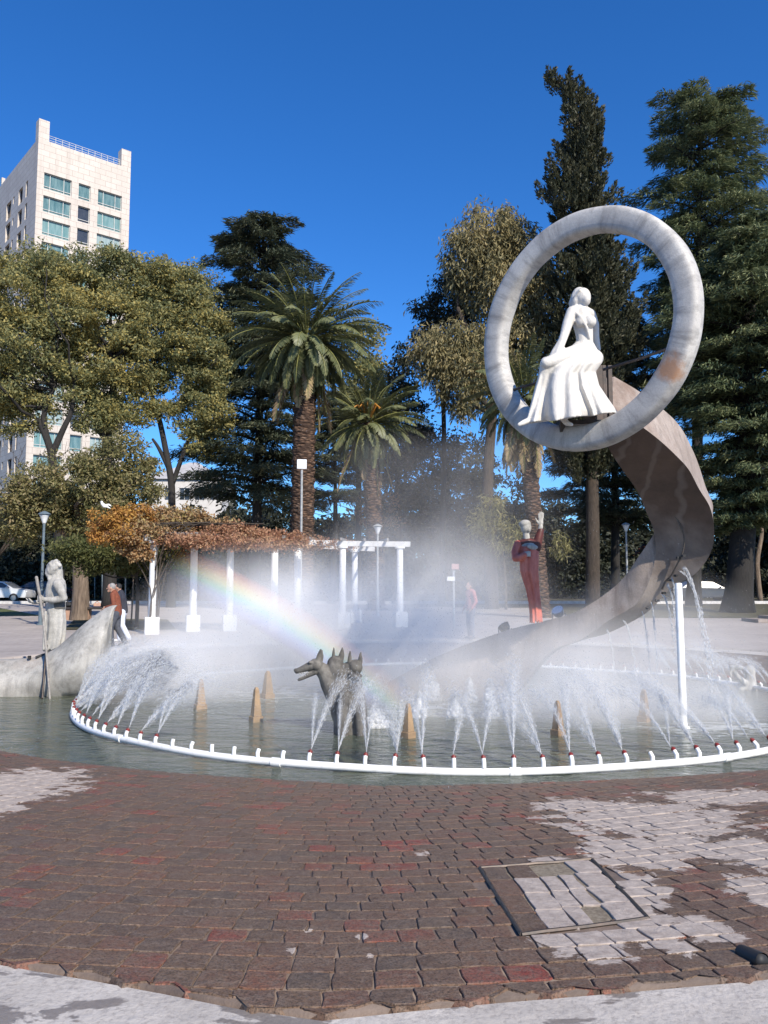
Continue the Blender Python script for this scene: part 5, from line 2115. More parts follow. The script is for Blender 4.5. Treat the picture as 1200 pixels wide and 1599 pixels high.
# dark trees beyond the road, each with its own trunk and crown
BG = 'dark trees beyond the road'
labs = ['leftmost', 'second', 'third', 'fourth', 'fifth', 'sixth', 'seventh', 'eighth', 'ninth', 'tenth', 'eleventh', 'twelfth']
bgs = [(-40, 76, 90, 800), (40, 72, 80, 815), (120, 78, 75, 800), (210, 74, 70, 815), (290, 80, 75, 790), (370, 73, 75, 800), (450, 79, 75, 790), (540, 74, 80, 800), (640, 80, 85, 760), (745, 76, 80, 770), (850, 80, 80, 780), (935, 76, 70, 790)]
for i, (x, Y, w, yt) in enumerate(bgs):
    tree('dark shaded tree beyond the road, ' + labs[i] + ' from the left in its row', (x, 0), Y, [[(x, 905), (x + rnd.uniform(-4, 4), 870)]], [(x, yt + 45, w * .62, 45), (x - w * .4, yt + 70, w * .4, 42), (x + w * .4, yt + 72, w * .4, 42), (x, yt + 100, w * .7, 26), (x - w * .4, 905, w * .5, 30), (x + w * .3, 908, w * .5, 27)], LM['dark'], M['bark_dark'], 150, 80, 1.15, .42, .2, 90 + i, BG,
         nlimb=6, r0=.28)
for i, (x, Y, w, yt) in enumerate([(1165, 74, 70, 800), (1250, 70, 80, 780)]):
    tree(['dark tree beyond the road seen right of the leaning cedar trunk', 'dark tree beyond the road at the right edge'][i], (x, 0), Y, [[(x, 905), (x, 860)]], [(x, yt + 20, w * .7, 40), (x, yt + 60, w * .6, 40), (x, 900, w * .8, 32)], LM['dark'], M['bark_dark'], 130, 80, 1.15, .42, .2, 120 + i, BG, nlimb=6, r0=.28)
HG = 'dark thickets beyond the road'
for i in range(7):
    x0 = -20 + i * 200
    tree('dark leafy thicket closing the view beyond the road, ' + labs[i] + ' from the left', (x0, 0), 88, [[(x0, 905), (x0 + 4, 880)]], [(x0 - 70, 872, 66, 62), (x0, 858, 70, 76), (x0 + 70, 868, 66, 66), (x0 + 30, 905, 80, 36), (x0 - 40, 905, 70, 32)], LM['dark'], M['bark_dark'], 190, 80, 1.5, .6, .34, 150 + i, HG, nlimb=4, r0=.2, name='thicket')
mb = MB()
q = [P(1188, 928, 58), P(1183, 880, 58), P(1190, 830, 58), P(1184, 780, 58)]
q[0].z = gz(58)
mb.tube(crom(q, 4), [.2 - .006 * i for i in range(13)], 8)
pr_ = thing('slender_tree', 'slender pale barked tree by the right hand lamp post', 'tree', q[0])
mb.build('trunk', M['bark_pale'], pr_, True)
rg = np.random.default_rng(131)
qq, cc = clump_leaves(rg, ell_px([(1185, 760, 30, 26), (1195, 790, 20, 14)], 58), 30, 60, .8, .3, .12)
obj('crown', quads('crown', qq), LM['cedar_dark'], pr_)


# ------------------------------------------------------------------ buildings
def facade_mesh(org, ud, H, Wd, rects, depth):
    """wall with real openings; rects (u0,u1,v0,v1)"""
    n = ud.cross(Vector((0, 0, 1))).normalized()
    us = sorted({0.0, Wd} | {round(r[0], 3) for r in rects} | {round(r[1], 3) for r in rects})
    vs_ = sorted({0.0, H} | {round(r[2], 3) for r in rects} | {round(r[3], 3) for r in rects})
    vs, fs, uv = [], [], []

    def pt(u, v, d=0.0): return org + ud * u + Vector((0, 0, v)) - n * d

    def quad(a, b, c, d, u4):
        k = len(vs)
        vs.extend([a, b, c, d])
        fs.append([k, k + 1, k + 2, k + 3])
        uv.extend(u4)

    for i in range(len(us) - 1):
        for j in range(len(vs_) - 1):
            cu, cv = (us[i] + us[i + 1]) / 2, (vs_[j] + vs_[j + 1]) / 2
            if any(r[0] < cu < r[1] and r[2] < cv < r[3] for r in rects): continue
            quad(pt(us[i], vs_[j]), pt(us[i + 1], vs_[j]), pt(us[i + 1], vs_[j + 1]), pt(us[i], vs_[j + 1]), [(us[i], vs_[j]), (us[i + 1], vs_[j]), (us[i + 1], vs_[j + 1]), (us[i], vs_[j + 1])])
    for (u0, u1, v0, v1) in rects:
        for a, b in (((u0, v0), (u1, v0)), ((u1, v0), (u1, v1)), ((u1, v1), (u0, v1)), ((u0, v1), (u0, v0))):
            quad(pt(*a), pt(*b), pt(*b, depth), pt(*a, depth), [a, b, b, a])
    return vs, fs, uv, pt, n


def stone_clad():
    t = NT('stone_cladding')
    uv = t.add('UVMap')
    br = t.add('TexBrick')
    t.l(uv.outputs[0], br.inputs['Vector'])
    br.inputs['Scale'].default_value = 1
    br.inputs['Brick Width'].default_value = 1.6
    br.inputs['Row Height'].default_value = 0.82
    br.inputs['Mortar Size'].default_value = 0.035
    br.inputs['Color1'].default_value = (0.56, 0.51, 0.455, 1)
    br.inputs['Color2'].default_value = (0.51, 0.46, 0.405, 1)
    br.inputs['Mortar'].default_value = (0.36, 0.31, 0.27, 1)
    n = t.noise(.25, 5, .6, t.coord())
    col = t.mix(t.ramp(n, [(.4, 0), (.7, .35)]), br.outputs[0], (0.42, 0.36, 0.32))
    n2 = t.noise(.9, 5, .65, t.coord((1.6, 1.6, .12)))
    col = t.mix(t.ramp(n2, [(.5, 0), (.75, .5)]), col, (0.33, 0.29, 0.25))
    return t.done(t.bsdf(col, .7, 0, .3))


M['clad'] = stone_clad()
M['tower_glass'] = plain('tower_glass', (0.11, 0.215, 0.205), (0.2, 0.3, 0.29), .9, .12, spec=.7, stretch=(3, 3, .4))
GLASS = [M['tower_glass'], plain('tower_glass_pale', (0.2, 0.28, 0.27), (0.32, 0.38, 0.36), 1.4, .15, spec=.7, stretch=(3, 3, .3)), plain('tower_glass_deep', (0.06, 0.13, 0.13), (0.17, 0.26, 0.25), .7, .1, spec=.8, stretch=(3, 3, .5))]
M['tower_glass_dark'] = plain('tower_glass_dark', (0.03, 0.035, 0.045), (0.06, 0.065, 0.075), .8, .15, spec=.6)
M['window_frame'] = plain('window_frame', (0.55, 0.55, 0.53), (0.42, 0.42, 0.4), 3, .5)
M['window_dark'] = plain('window_dark', (0.1, 0.085, 0.08), (0.06, 0.05, 0.05), 3, .5)
Y0 = 110.0
A0 = P(60.5, 208, Y0)
A0.z = 0
ZR = P(60.5, 215, Y0).z
UD = Vector((0.765, 0.644, 0)).normalized()
VD = Vector((-0.644, 0.765, 0)).normalized()
WR, WL = 13.3, 26.0


def face_u(px, o, d):
    k = (px - CX) / FPX / math.cos(TH)
    # X/Y ratio of a ground-plan point (small pitch correction ignored at this range)
    return (k * o.y - o.x) / (d.x - k * d.y)


tower = thing('tower_block', 'pale stone clad tower block with teal curtained windows behind the left trees', 'building', Vector((A0.x, A0.y, 0)))
FL = 3.3
rectsR, rectsL = [], []
topv = P(93, 276, Y0 + 2).z
colsR = [(0.95, 4.75, 3), (5.75, 7.45, 1), (8.55, 12.1, 3)]
for k in range(15):
    v1 = topv - FL * k
    for (u0, u1, m) in colsR: rectsR.append((u0, u1, v1 - 2.3, v1, m))
for k in range(15):
    v1 = topv - FL * k + .1
    for (u0, u1, h) in ((4.0, 4.9, 2.3), (6.3, 8.2, 2.3), (10.3, 10.9, 1.1), (11.8, 14.2, 2.6), (17.5, 20.5, 2.4)): rectsL.append((u0, u1, v1 - h, v1))
vs, fs, uv, ptR, nR = facade_mesh(A0, UD, ZR, WR, [r[:4] for r in rectsR], .38)
A1 = A0 + VD * WL
vl, fl, ul, ptL, nL = facade_mesh(A1, -VD, ZR, WL, [(WL - r[1], WL - r[0], r[2], r[3]) for r in rectsL], .38)
b = len(vs)
vs += vl
fs += [[b + i for i in f] for f in fl]
uv += ul
b = len(vs)
B0 = A0 + UD * WR
B1 = B0 + VD * WL
zt = Vector((0, 0, ZR))
for quad_ in ((B0, B1, B1 + zt, B0 + zt), (B1, A1, A1 + zt, B1 + zt), (A0 + zt, B0 + zt, B1 + zt, A1 + zt)):
    k = len(vs)
    vs += list(quad_)
    fs.append([k, k + 1, k + 2, k + 3])
    uv += [(0, 0), (13, 0), (13, 60), (0, 60)]
me = pymesh('wall', vs, fs)
me.uv_layers.new(name='UVMap').data.foreach_set('uv', [c for p in uv for c in p])
obj('wall', me, M['clad'], tower)


def uvbox(name, c, s, rz, mat, parent):
    mb = MB()
    mb.box(c, s, rz)
    me = mb.mesh(name)
    l = me.uv_layers.new(name='UVMap')
    for poly in me.polygons:
        for li in poly.loop_indices:
            co = me.vertices[me.loops[li].vertex_index].co
            l.data[li].uv = (co.dot(UD) if abs(poly.normal.dot(nR)) > .5 else co.dot(VD), co.z)
    return obj(name, me, mat, parent)


rz = math.atan2(UD.y, UD.x)
zp = P(70, 184, Y0).z
uvbox('corner_pier', A0 + UD * .72 + VD * .66 + Vector((0, 0, (ZR + zp) / 2)) - nR * .0, (1.44, 1.3, zp - ZR), rz, M['clad'], tower)
zq = P(203, 236, 118.5).z
uvbox('corner_pier', B0 - UD * .72 + VD * .66 + Vector((0, 0, (ZR + zq) / 2)), (1.44, 1.3, zq - ZR), rz, M['clad'], tower)
uvbox('roof_box', A0 + UD * .6 + VD * 19 + Vector((0, 0, ZR + .9)), (.5, .5, 1.8), rz, M['clad'], tower)
mb = MB()
for k in range(12):
    u = 1.5 + k * .93
    mb.box(A0 + UD * u + VD * .3 + Vector((0, 0, ZR + .5)), (.05, .05, 1.0), rz)
for h in (.35, .7, 1.0): mb.box(A0 + UD * 6.6 + VD * .3 + Vector((0, 0, ZR + h)), (10.3, .05, .05), rz)
mb.build('roof_railing', M['window_frame'], tower)
rw = random.Random(5)
for (u0, u1, v0, v1, m) in rectsR:
    d = .3
    mb = MB()
    w, h = u1 - u0, v1 - v0
    f = .07
    us = [u0 + f / 2, u1 - f / 2]
    if m == 3: us += [u0 + w * .24, u0 + w * .74]
    for u in us: mb.box(ptR(u, (v0 + v1) / 2, d), (f, .1, h), rz)
    for v in (v0 + .05, v1 - .05, v0 + .42):
        mb.box(ptR((u0 + u1) / 2, v, d + .001), (w - 2 * f, .09, .07), rz)
    wo = mb.build('window', M['window_frame'], tower)
    q = [ptR(u0, v0, d + .06), ptR(u1, v0, d + .06), ptR(u1, v1, d + .06), ptR(u0, v1, d + .06)]
    dark = rw.random() < .12
    tone = rw.choice(GLASS)
    obj('pane', pymesh('pane', q, [[0, 1, 2, 3]]), M['tower_glass_dark'] if dark else tone, wo)
for (u0, u1, v0, v1) in rectsL:
    a, b_ = WL - u1, WL - u0
    mb = MB()
    f = .07
    for u in (a + f / 2, b_ - f / 2): mb.box(ptL(u, (v0 + v1) / 2, .33), (.1, f, v1 - v0), rz)
    for v in (v0 + .04, v1 - .04): mb.box(ptL((a + b_) / 2, v, .331), (.09, b_ - a - 2 * f, .07), rz)
    wo = mb.build('window', M['window_dark'], tower)
    q = [ptL(a, v0, .36), ptL(b_, v0, .36), ptL(b_, v1, .36), ptL(a, v1, .36)]
    obj('pane', pymesh('pane', q, [[0, 1, 2, 3]]), M['tower_glass_dark'], wo)


def low_house(label, px0, px1, Y, ytop, wallm, roofm, roof_h, seed, nwin=4, floors=1):
    a, b_ = P(px0, 900, Y), P(px1, 900, Y)
    z0 = gz(Y) - .1
    zt = P(px0, ytop, Y).z
    w = b_.x - a.x
    root = thing('house', label, 'building', Vector((a.x, Y, z0)))
    rects = []
    fh = (zt - z0) / floors
    for fl in range(floors):
        for k in range(nwin):
            u = (k + .5) * w / nwin
            rects.append((u - .6, u + .6, fl * fh + 1.0, fl * fh + min(2.4, fh - .4)))
    vs, fs, uv, pt, n = facade_mesh(Vector((a.x, Y, z0)), Vector((1, 0, 0)), zt - z0, w, rects, .2)
    k = len(vs)
    vs += [Vector((a.x, Y, z0)), Vector((a.x, Y + 9, z0)), Vector((a.x, Y + 9, zt)), Vector((a.x, Y, zt)), Vector((b_.x, Y, z0)), Vector((b_.x, Y + 9, z0)), Vector((b_.x, Y + 9, zt)), Vector((b_.x, Y, zt))]
    fs += [[k + 1, k, k + 3, k + 2], [k + 4, k + 5, k + 6, k + 7], [k + 5, k + 1, k + 2, k + 6]]
    obj('wall', pymesh('wall', vs, fs), wallm, root)
    mb = MB()
    e = .35
    r0_ = [Vector((a.x - e, Y - e, zt)), Vector((b_.x + e, Y - e, zt)), Vector((b_.x + e, Y + 9 + e, zt)), Vector((a.x - e, Y + 9 + e, zt))]
    m_ = Vector(((a.x + b_.x) / 2, Y + 4.5, zt + roof_h))
    hx = max(0, w / 2 - 4)
    r1 = [m_ + Vector((-hx - .1, -.15, 0)), m_ + Vector((hx + .1, -.15, 0)), m_ + Vector((hx + .1, .15, 0)), m_ + Vector((-hx - .1, .15, 0))]
    mb.add(r0_ + r1, [[3, 2, 1, 0], [4, 5, 6, 7], [0, 1, 5, 4], [1, 2, 6, 5], [2, 3, 7, 6], [3, 0, 4, 7]])
    mb.build('roof', roofm, root)
    for (u0, u1, v0, v1) in rects:
        mb = MB()
        for u in (u0 + .04, u1 - .04, (u0 + u1) / 2): mb.box(pt(u, (v0 + v1) / 2, .15), (.07, .06, v1 - v0))
        wo = mb.build('window', M['window_frame'], root)
        obj('pane', pymesh('pane', [pt(u0, v0, .18), pt(u1, v0, .18), pt(u1, v1, .18), pt(u0, v1, .18)], [[0, 1, 2, 3]]), M['tower_glass_dark'], wo)


wall_white = plain('wall_white', (0.62, 0.6, 0.57), (0.5, 0.48, 0.45), .7, .8)
roof_tile = plain('roof_tile', (0.3, 0.1, 0.05), (0.2, 0.065, 0.035), 3, .8)
roof_grey = plain('roof_grey', (0.42, 0.41, 0.41), (0.32, 0.31, 0.31), 1, .7)
low_house('low white house with a pale roof seen between the leaning tree stems', 225, 345, 96, 748, wall_white, roof_grey, 2.6, 1, 5, 4)
low_house('white house with an orange tiled roof seen past the spiral\'s bend', 985, 1132, 88, 876, wall_white, roof_tile, 3.2, 2, 5, 1)

# ------------------------------------------------------------------ pergola and its vine
M['rafter'] = plain('rafter', (0.26, 0.25, 0.24), (0.18, 0.17, 0.16), 4, .8)
COLS = [(237, 990, 872), (301, 986, 848), (358, 985, 857), (428, 984, 852), (464, 978, 857), (535, 980, 856), (554, 972, 860), (625, 979, 857)]
cp = []
for (x, yb, yt) in COLS:
    b_ = GB(x, yb)
    t_ = P(x, yt, b_.y)
    cp.append((b_, t_.z))
zc = sum(z for _, z in cp[1:]) / 7
proot2 = thing('pergola', 'curved white columned pergola on the far side of the fountain', 'pergola', cp[3][0])
for (b_, zt) in cp:
    zt = zc
    mb = MB()
    mb.tube([b_ + Vector((0, 0, .5)), b_ + Vector((0, 0, 1.6)), Vector((b_.x, b_.y, zt))], [.13, .125, .12], 18)
    mb.tube([Vector((b_.x, b_.y, zt)), Vector((b_.x, b_.y, zt + .06))], [.19, .19], 18)
    c = mb.build('column', M['white_paint'], proot2, True, flat_angle=R(40))
    mb = MB()
    mb.box(b_ + Vector((0, 0, .27)), (.46, .46, .56), .3)
    mb.build('column_base', M['white_paint'], c, bevel=.012)
    mb = MB()
    mb.box(b_ + Vector((-.06, -.235, .3)), (.16, .02, .2), .3)
    mb.build('plate', M['lamp_paint'], c)
front = [cp[i][0] for i in (0, 1, 3, 5, 7)]
back = [cp[i][0] for i in (2, 4, 6)]
for row, ext in ((front, .4), (back, 1.2)):
    pts = [Vector((p.x, p.y, zc + .16)) for p in row]
    pts[0] = pts[0] + (pts[0] - pts[1]).normalized() * ext
    pts[-1] = pts[-1] + (pts[-1] - pts[-2]).normalized() * ext
    for a, b_ in zip(pts[:-1], pts[1:]):
        mb = MB()
        d = b_ - a
        mb.box((a + b_) / 2, (d.length - .02, .16, .2), math.atan2(d.y, d.x))
        mb.build('beam', M['beam'], proot2, bevel=.008)
fc = crom([Vector((p.x, p.y, zc + .31)) for p in front], 6)
bc = crom([Vector((p.x, p.y, zc + .31)) for p in [back[0] + (back[0] - back[1]) * .6] + back + [back[2] + (back[2] - back[1]) * .3]], 6)
for i in range(11):
    a = fc[min(len(fc) - 1, int(i * len(fc) / 11))]
    b_ = bc[min(len(bc) - 1, int(i * len(bc) / 11))]
    d = b_ - a
    mb = MB()
    mb.box((a + b_) / 2, (d.length + .9, .07, .1), math.atan2(d.y, d.x))
    mb.build('rafter', M['rafter'], proot2)

vroot = thing('vine', 'autumn vine in orange and rust red sprawling over the pergola roof', 'vine', cp[1][0])
rg = np.random.default_rng(201)
VE = ell_px([(168, 814, 26, 22, 0), (200, 802, 30, 15, .4), (196, 834, 34, 14, 0), (160, 835, 18, 12, 0), (228, 806, 24, 12, .6)], 27.5)
qq, _ = clump_leaves(rg, VE, 80, 85, .26, .1, .06, .8, .2, .2)
obj('gold_leaves', quads('gold_leaves', qq), LM['vine_gold'], vroot)
VE = ell_px([(245, 812, 48, 20, 1), (290, 812, 48, 18, 1), (215, 832, 44, 18, 0), (275, 832, 40, 14, 1), (335, 824, 45, 13, 2), (225, 856, 22, 18, 0), (200, 848, 18, 14, 0)], 27.5)
qq, _ = clump_leaves(rg, VE, 210, 95, .28, .1, .062, .8, .12, .3)
obj('rust_leaves', quads('rust_leaves', qq), LM['vine'], vroot)
VE = ell_px([(345, 830, 50, 14, 0), (395, 836, 46, 12, 0), (440, 841, 40, 10, 1), (300, 843, 60, 9, -1), (360, 846, 60, 6, -1.4), (430, 849, 50, 5, -1), (490, 847, 34, 6, 2), (535, 850, 20, 4, 3)], 28.5)
qq, _ = clump_leaves(rg, VE, 250, 80, .28, .1, .05, .7, .1, .3)
obj('dry_leaves', quads('dry_leaves', qq), LM['vine_dry'], vroot)
mb = MB()
rnd = random.Random(3)
for i in range(14):
    c0 = cp[0][0] + Vector((rnd.uniform(-.15, .15), rnd.uniform(-.15, .15), 0))
    mb.tube(crom([c0, c0 + Vector((rnd.uniform(-.2, .2), rnd.uniform(-.2, .2), 1.5)), Vector((c0.x + rnd.uniform(-1.2, 1.6), c0.y + rnd.uniform(-.4, .8), zc + .4)), Vector((c0.x + rnd.uniform(-1, 3.5), c0.y + rnd.uniform(0, 1.5), zc + .7))], 4), .022, 5)
mb.build('stems', M['bark'], vroot, True)

# white bird on the vine
bp = P(163, 790, 26.6)
brd = thing('bird', 'white bird perched on top of the orange vine', 'bird', bp)
mb = MB()
mb.cap([bp + Vector((.1, 0, -.03)), bp, bp + Vector((-.07, 0, .07)), bp + Vector((-.09, 0, .13))], [.03, .065, .05, .035], 10)
mb.cap([bp + Vector((.1, 0, -.03)), bp + Vector((.2, 0, -.08))], [.03, .012], 8)
mb.cap([bp + Vector((-.12, 0, .13)), bp + Vector((-.15, 0, .125))], [.012, .005], 6)
mb.cap([bp + Vector((.02, .05, .03)), bp + Vector((.12, .08, .05)), bp + Vector((.2, .1, .0))], [.03, .035, .01], 8, [.5] * 3)
sculpt(mb, 'body', plain('feather', (.8, .8, .8), (.68, .68, .68), 20, .7), brd, .009, 1)


# ------------------------------------------------------------------ street furniture
def lamp(label, px, ybase, ytop, kind='cup', Y=None, mat=None):
    b_ = GB(px, ybase) if Y is None else Vector((P(px, 900, Y).x, Y, gz(Y)))
    t_ = P(px + (5 if px < 300 else 0), ytop, b_.y)
    H = t_.z - b_.z
    k = b_.y / FPX
    mat = mat or M['lamp_paint']
    r = thing('street_lamp', label, 'street lamp', b_, 'park lamp posts')
    mb = MB()
    mb.tube([b_, b_ + Vector((0, 0, 1.2)), b_ + Vector((0, 0, 1.22)), b_ + Vector((0, 0, H - .5))], [.085, .085, .055, .05], 14)
    mb.tube([b_, b_ + Vector((0, 0, .06))], .14, 14)
    mb.build('pole', mat, r, True, flat_angle=R(40))
    top = b_ + Vector((0, 0, H - .5))
    if kind == 'cup':
        mb = MB()
        mb.lathe(top, [(.06, 0), (.08, .06), (.17, .3), (.2, .34)], 16)
        mb.build('lamp_glass', M['glass_white'], r, True)
        mb = MB()
        mb.lathe(top, [(.22, .345), (.25, .37), (.2, .42), (.05, .5)], 16)
        mb.build('lamp_cap', mat, r, True, flat_angle=R(40))
    else:
        mb = MB()
        mb.box(top + Vector((0, 0, .25)), (.42, .1, .42), .1)
        mb.build('lamp_head', M['glass_white'], r, bevel=.02)


lamp('blue grey lamp post standing behind the boatman statue', 63, 976, 798)
lamp('pale lamp post with a square white floodlight head before the tall palm', 470, 0, 716, 'panel', 36, M['lamp_pale'])
lamp('thin pale lamp post seen through the pergola under the small palm', 590, 0, 818, 'cup', 40, M['lamp_pale'])
lamp('pale lamp post with a glass cup framed by the spiral\'s bend', 980, 0, 816, 'cup', 46, M['lamp_pale'])
lamp('lamp post in the shade by the dark cedar trunk at the right', 1157, 0, 824, 'cup', 46, M['lamp_paint'])
for (x, yb, yt, m, lab, w) in ((148, 937, 882, 'lamp_pale', 'thin pale post right of the thick tree trunk', .04), (160, 945, 880, 'lamp_paint', 'thin blue post beside the man\'s head', .05), (196, 976, 894, 'lamp_pale', 'leftmost thin planting stake behind the walking man', .03),
                               (205, 974, 894, 'bark_pale', 'slightly tilted planting stake behind the walking man', .035)):
    b_ = GB(x, yb)
    t_ = P(x + (4 if x == 205 else 0), yt, b_.y)
    mb = MB()
    mb.tube([b_ - Vector((0, 0, .1)), b_.lerp(t_, .5), t_, t_ + Vector((0, 0, .02))], [w, w * .95, w * .9, w * .5], 8)
    tag(mb.build('stake', M[m], None, True), lab, 'stake')

# bench with black bags
b_ = GB(124, 968)
br_ = thing('bench', 'dark slab bench on two salmon brick blocks behind the boat', 'bench', b_)
mb = MB()
mb.box(b_ + Vector((.15, 0, .5)), (1.75, .55, .09))
mb.build('seat', M['steel_dark'], br_, bevel=.01)
salmon = plain('salmon_brick', (0.42, 0.26, 0.18), (0.32, 0.19, 0.13), 6, .8, bump=.3)
for dx in (-.35, .24):
    mb = MB()
    mb.box(b_ + Vector((dx, 0, .225)), (.42, .42, .45))
    mb.build('block', salmon, br_, bevel=.01)
for i, (dx, w, h, lab) in enumerate(((-.42, .55, .3, 'squat black bag at the left end of the bench'), (.12, .62, .34, 'larger slouched black bag in the middle of the bench'))):
    mb = MB()
    c = b_ + Vector((dx, 0, .56 + h / 2))
    mb.ell(c - Vector((0, 0, .06)), (w / 2, .24, h * .45))
    mb.box(c - Vector((0, 0, .04)), (w * .8, .36, h * .7), .05, .85)
    mb.cap([c + Vector((-.12, 0, h * .3)), c + Vector((-.06, 0, h * .62)), c + Vector((.06, 0, h * .62)), c + Vector((.12, 0, h * .3))], .022, 8)
    r = thing('bag', lab, 'bag', b_ + Vector((dx, 0, .55)))
    sculpt(mb, 'bag_body', M['black'], r, .02, 3)
mb = MB()
q = b_ + Vector((.78, -.1, .56))
mb.box(q + Vector((0, 0, .09)), (.3, .24, .14), .3)
mb.cap([q + Vector((-.1, 0, .16)), q + Vector((0, 0, .24)), q + Vector((.1, 0, .16))], .015, 6)
tag(mb.build('small_bag', plain('tan_cloth', (.5, .33, .24), (.36, .2, .15), 9, .8), None, bevel=.02), 'small tan cloth bag at the right end of the bench', 'bag')

# stone steps at the right edge
mb = MB()
q = GB(1178, 972)
mb.box(q + Vector((2.2, .4, .07)), (4.4, 1.6, .14))
mb.box(q + Vector((2.9, .6, .2)), (4.4, 1.2, .12))
tag(mb.build('stone_steps', M['ribbon'], None, bevel=.01), 'two low grey stone steps at the right edge of the paving', 'steps')

# pink and white kiosk sign in the haze
q = P(709, 940, 30)
q.z = gz(30)
kr_ = thing('sign', 'small pink and white signboard on a post in the haze behind the spiral\'s foot', 'sign', q)
mb = MB()
mb.tube([q, q + Vector((0, 0, 2.1))], .04, 8)
mb.build('post', M['lamp_pale'], kr_)
mb = MB()
mb.box(Vector((q.x + .06, q.y - .06, P(709, 885, 30).z)), (.26, .05, .2))
mb.build('pink_panel', plain('pink_panel', (.42, .22, .2), (.36, .19, .17), 4, .6), kr_, bevel=.01)
mb = MB()
mb.box(Vector((q.x - .1, q.y - .06, P(709, 904, 30).z)), (.28, .05, .16))
mb.build('white_panel', M['white_paint'], kr_, bevel=.01)


# ------------------------------------------------------------------ cars
def car(label, x, Y, rz, col, group='parked cars beyond the park', flip=1):
    z = gz(Y) + .02
    root = thing('parked_car', label, 'car', Vector((x, Y, z)), group)
    paint = plain('car_paint', col, tuple(c * .85 for c in col), 1, .25, .2, spec=.6)
    m = Matrix.Rotation(rz, 4, 'Z')

    def tr(v): return Vector((x, Y, z)) + m @ Vector(v)

    prof = [(-2.1, .35), (-2.15, .6), (-2.05, .85), (-1.3, .98), (-.2, 1.0), (1.4, 1.02), (2.0, 1.0), (2.12, .75), (2.1, .35)]
    secs = []
    W2 = .88
    for yy, s, dz in ((-W2, .97, .0), (-W2 * .96, 1.0, .0), (0, 1.01, .03), (W2 * .96, 1.0, .0), (W2, .97, .0)):
        secs.append([tr((px * s, yy, pz + (dz if pz > .8 else 0))) for px, pz in prof])
    vs = [v for s in secs for v in s]
    n = len(prof)
    fs = []
    for i in range(len(secs) - 1):
        for j in range(n):
            j2 = (j + 1) % n
            fs.append([i * n + j, i * n + j2, (i + 1) * n + j2, (i + 1) * n + j])
    fs.append(list(range(n))[::-1])
    fs.append([(len(secs) - 1) * n + j for j in range(n)])
    o = obj('body', pymesh('body', vs, fs), paint, root, True)
    o.data.set_sharp_from_angle(angle=R(35))
    cab = [(-1.25, .97), (-.45, 1.42), (.0, 1.48), (1.1, 1.46), (1.75, 1.02)]
    vs, fs = [], []
    for yy, t in ((-.84, 1), (-.66, 0), (.66, 0), (.84, 1)):
        pass
    top = []
    for px, pz in cab:
        wz = .84 if pz < 1.1 else .66
        top.append((px, pz, wz))
    vs = [tr((px, -w, pz)) for px, pz, w in top] + [tr((px, w, pz)) for px, pz, w in top]
    k = len(top)
    fs = [[j, j + 1, k + j + 1, k + j] for j in range(k - 1)] + [list(range(k))[::-1], [k + j for j in range(k)]]
    cb = obj('cabin', pymesh('cabin', vs, fs), paint, root)
    for s in (-1, 1):
        def sd(px, pz):
            w = .84 + (.66 - .84) * (pz - 1.0) / .46
            return tr((px, s * (w + .012), pz))
        for q in ([(-1.0, 1.04), (-.02, 1.04), (-.02, 1.4), (-.42, 1.36)], [(.06, 1.04), (1.05, 1.04), (1.0, 1.38), (.06, 1.4)], [(1.12, 1.04), (1.55, 1.06), (1.12, 1.34)]):
            obj('window', pymesh('window', [sd(*c) for c in q], [list(range(len(q)))]), M['tower_glass_dark'], root)
    obj('windscreen', pymesh('windscreen', [tr((-1.2, -.76, 1.01)), tr((-1.2, .76, 1.01)), tr((-.5, .62, 1.405)), tr((-.5, -.62, 1.405))], [[0, 1, 2, 3]]), M['tower_glass_dark'], root)
    for wx in (-1.3, 1.28):
        for s in (-1, 1):
            c0 = tr((wx, s * .74, .32))
            d = (m @ Vector((0, s, 0)))
            mb = MB()
            mb.tube([c0, c0 + d * .02, c0 + d * .14, c0 + d * .155], [.28, .32, .32, .29], 20)
            w = mb.build('wheel', M['black'], root, True, flat_angle=R(40))
            mb = MB()
            mb.tube([c0 + d * .12, c0 + d * .162], [.21, .19], 16)
            mb.build('rim', plain('rim', (.4, .4, .41), (.25, .25, .25), 9, .3, .7), w)
    for s in (-1, 1):
        mb = MB()
        mb.ell(tr((-2.03, s * .62, .74)), (.1, .2, .09))
        mb.build('headlight', M['glass_white'], root, True)
        mb = MB()
        mb.ell(tr((2.06, s * .66, .82)), (.07, .16, .1))
        mb.build('taillight', M['red_plastic'], root, True)
        mb = MB()
        mb.ell(tr((-.85, s * .96, 1.05)), (.08, .09, .06))
        mb.build('mirror', paint, root, True)


car('silver white car at the far left edge beyond the lawn', P(2, 900, 58.5).x, 58.5, math.pi * 1.0, (.62, .63, .64))
car('dark car in deep shade next to the silver white one', P(62, 900, 60.5).x, 60.5, 0, (.03, .03, .035))
car('dark grey car on the right seen past the white post', P(1098, 900, 59).x, 59, math.pi, (.055, .057, .065))  # paint darkened to stand in for tree shade on the car


# ------------------------------------------------------------------ people
SKIN = plain('skin', (.46, .27, .19), (.4, .22, .15), 8, .55)


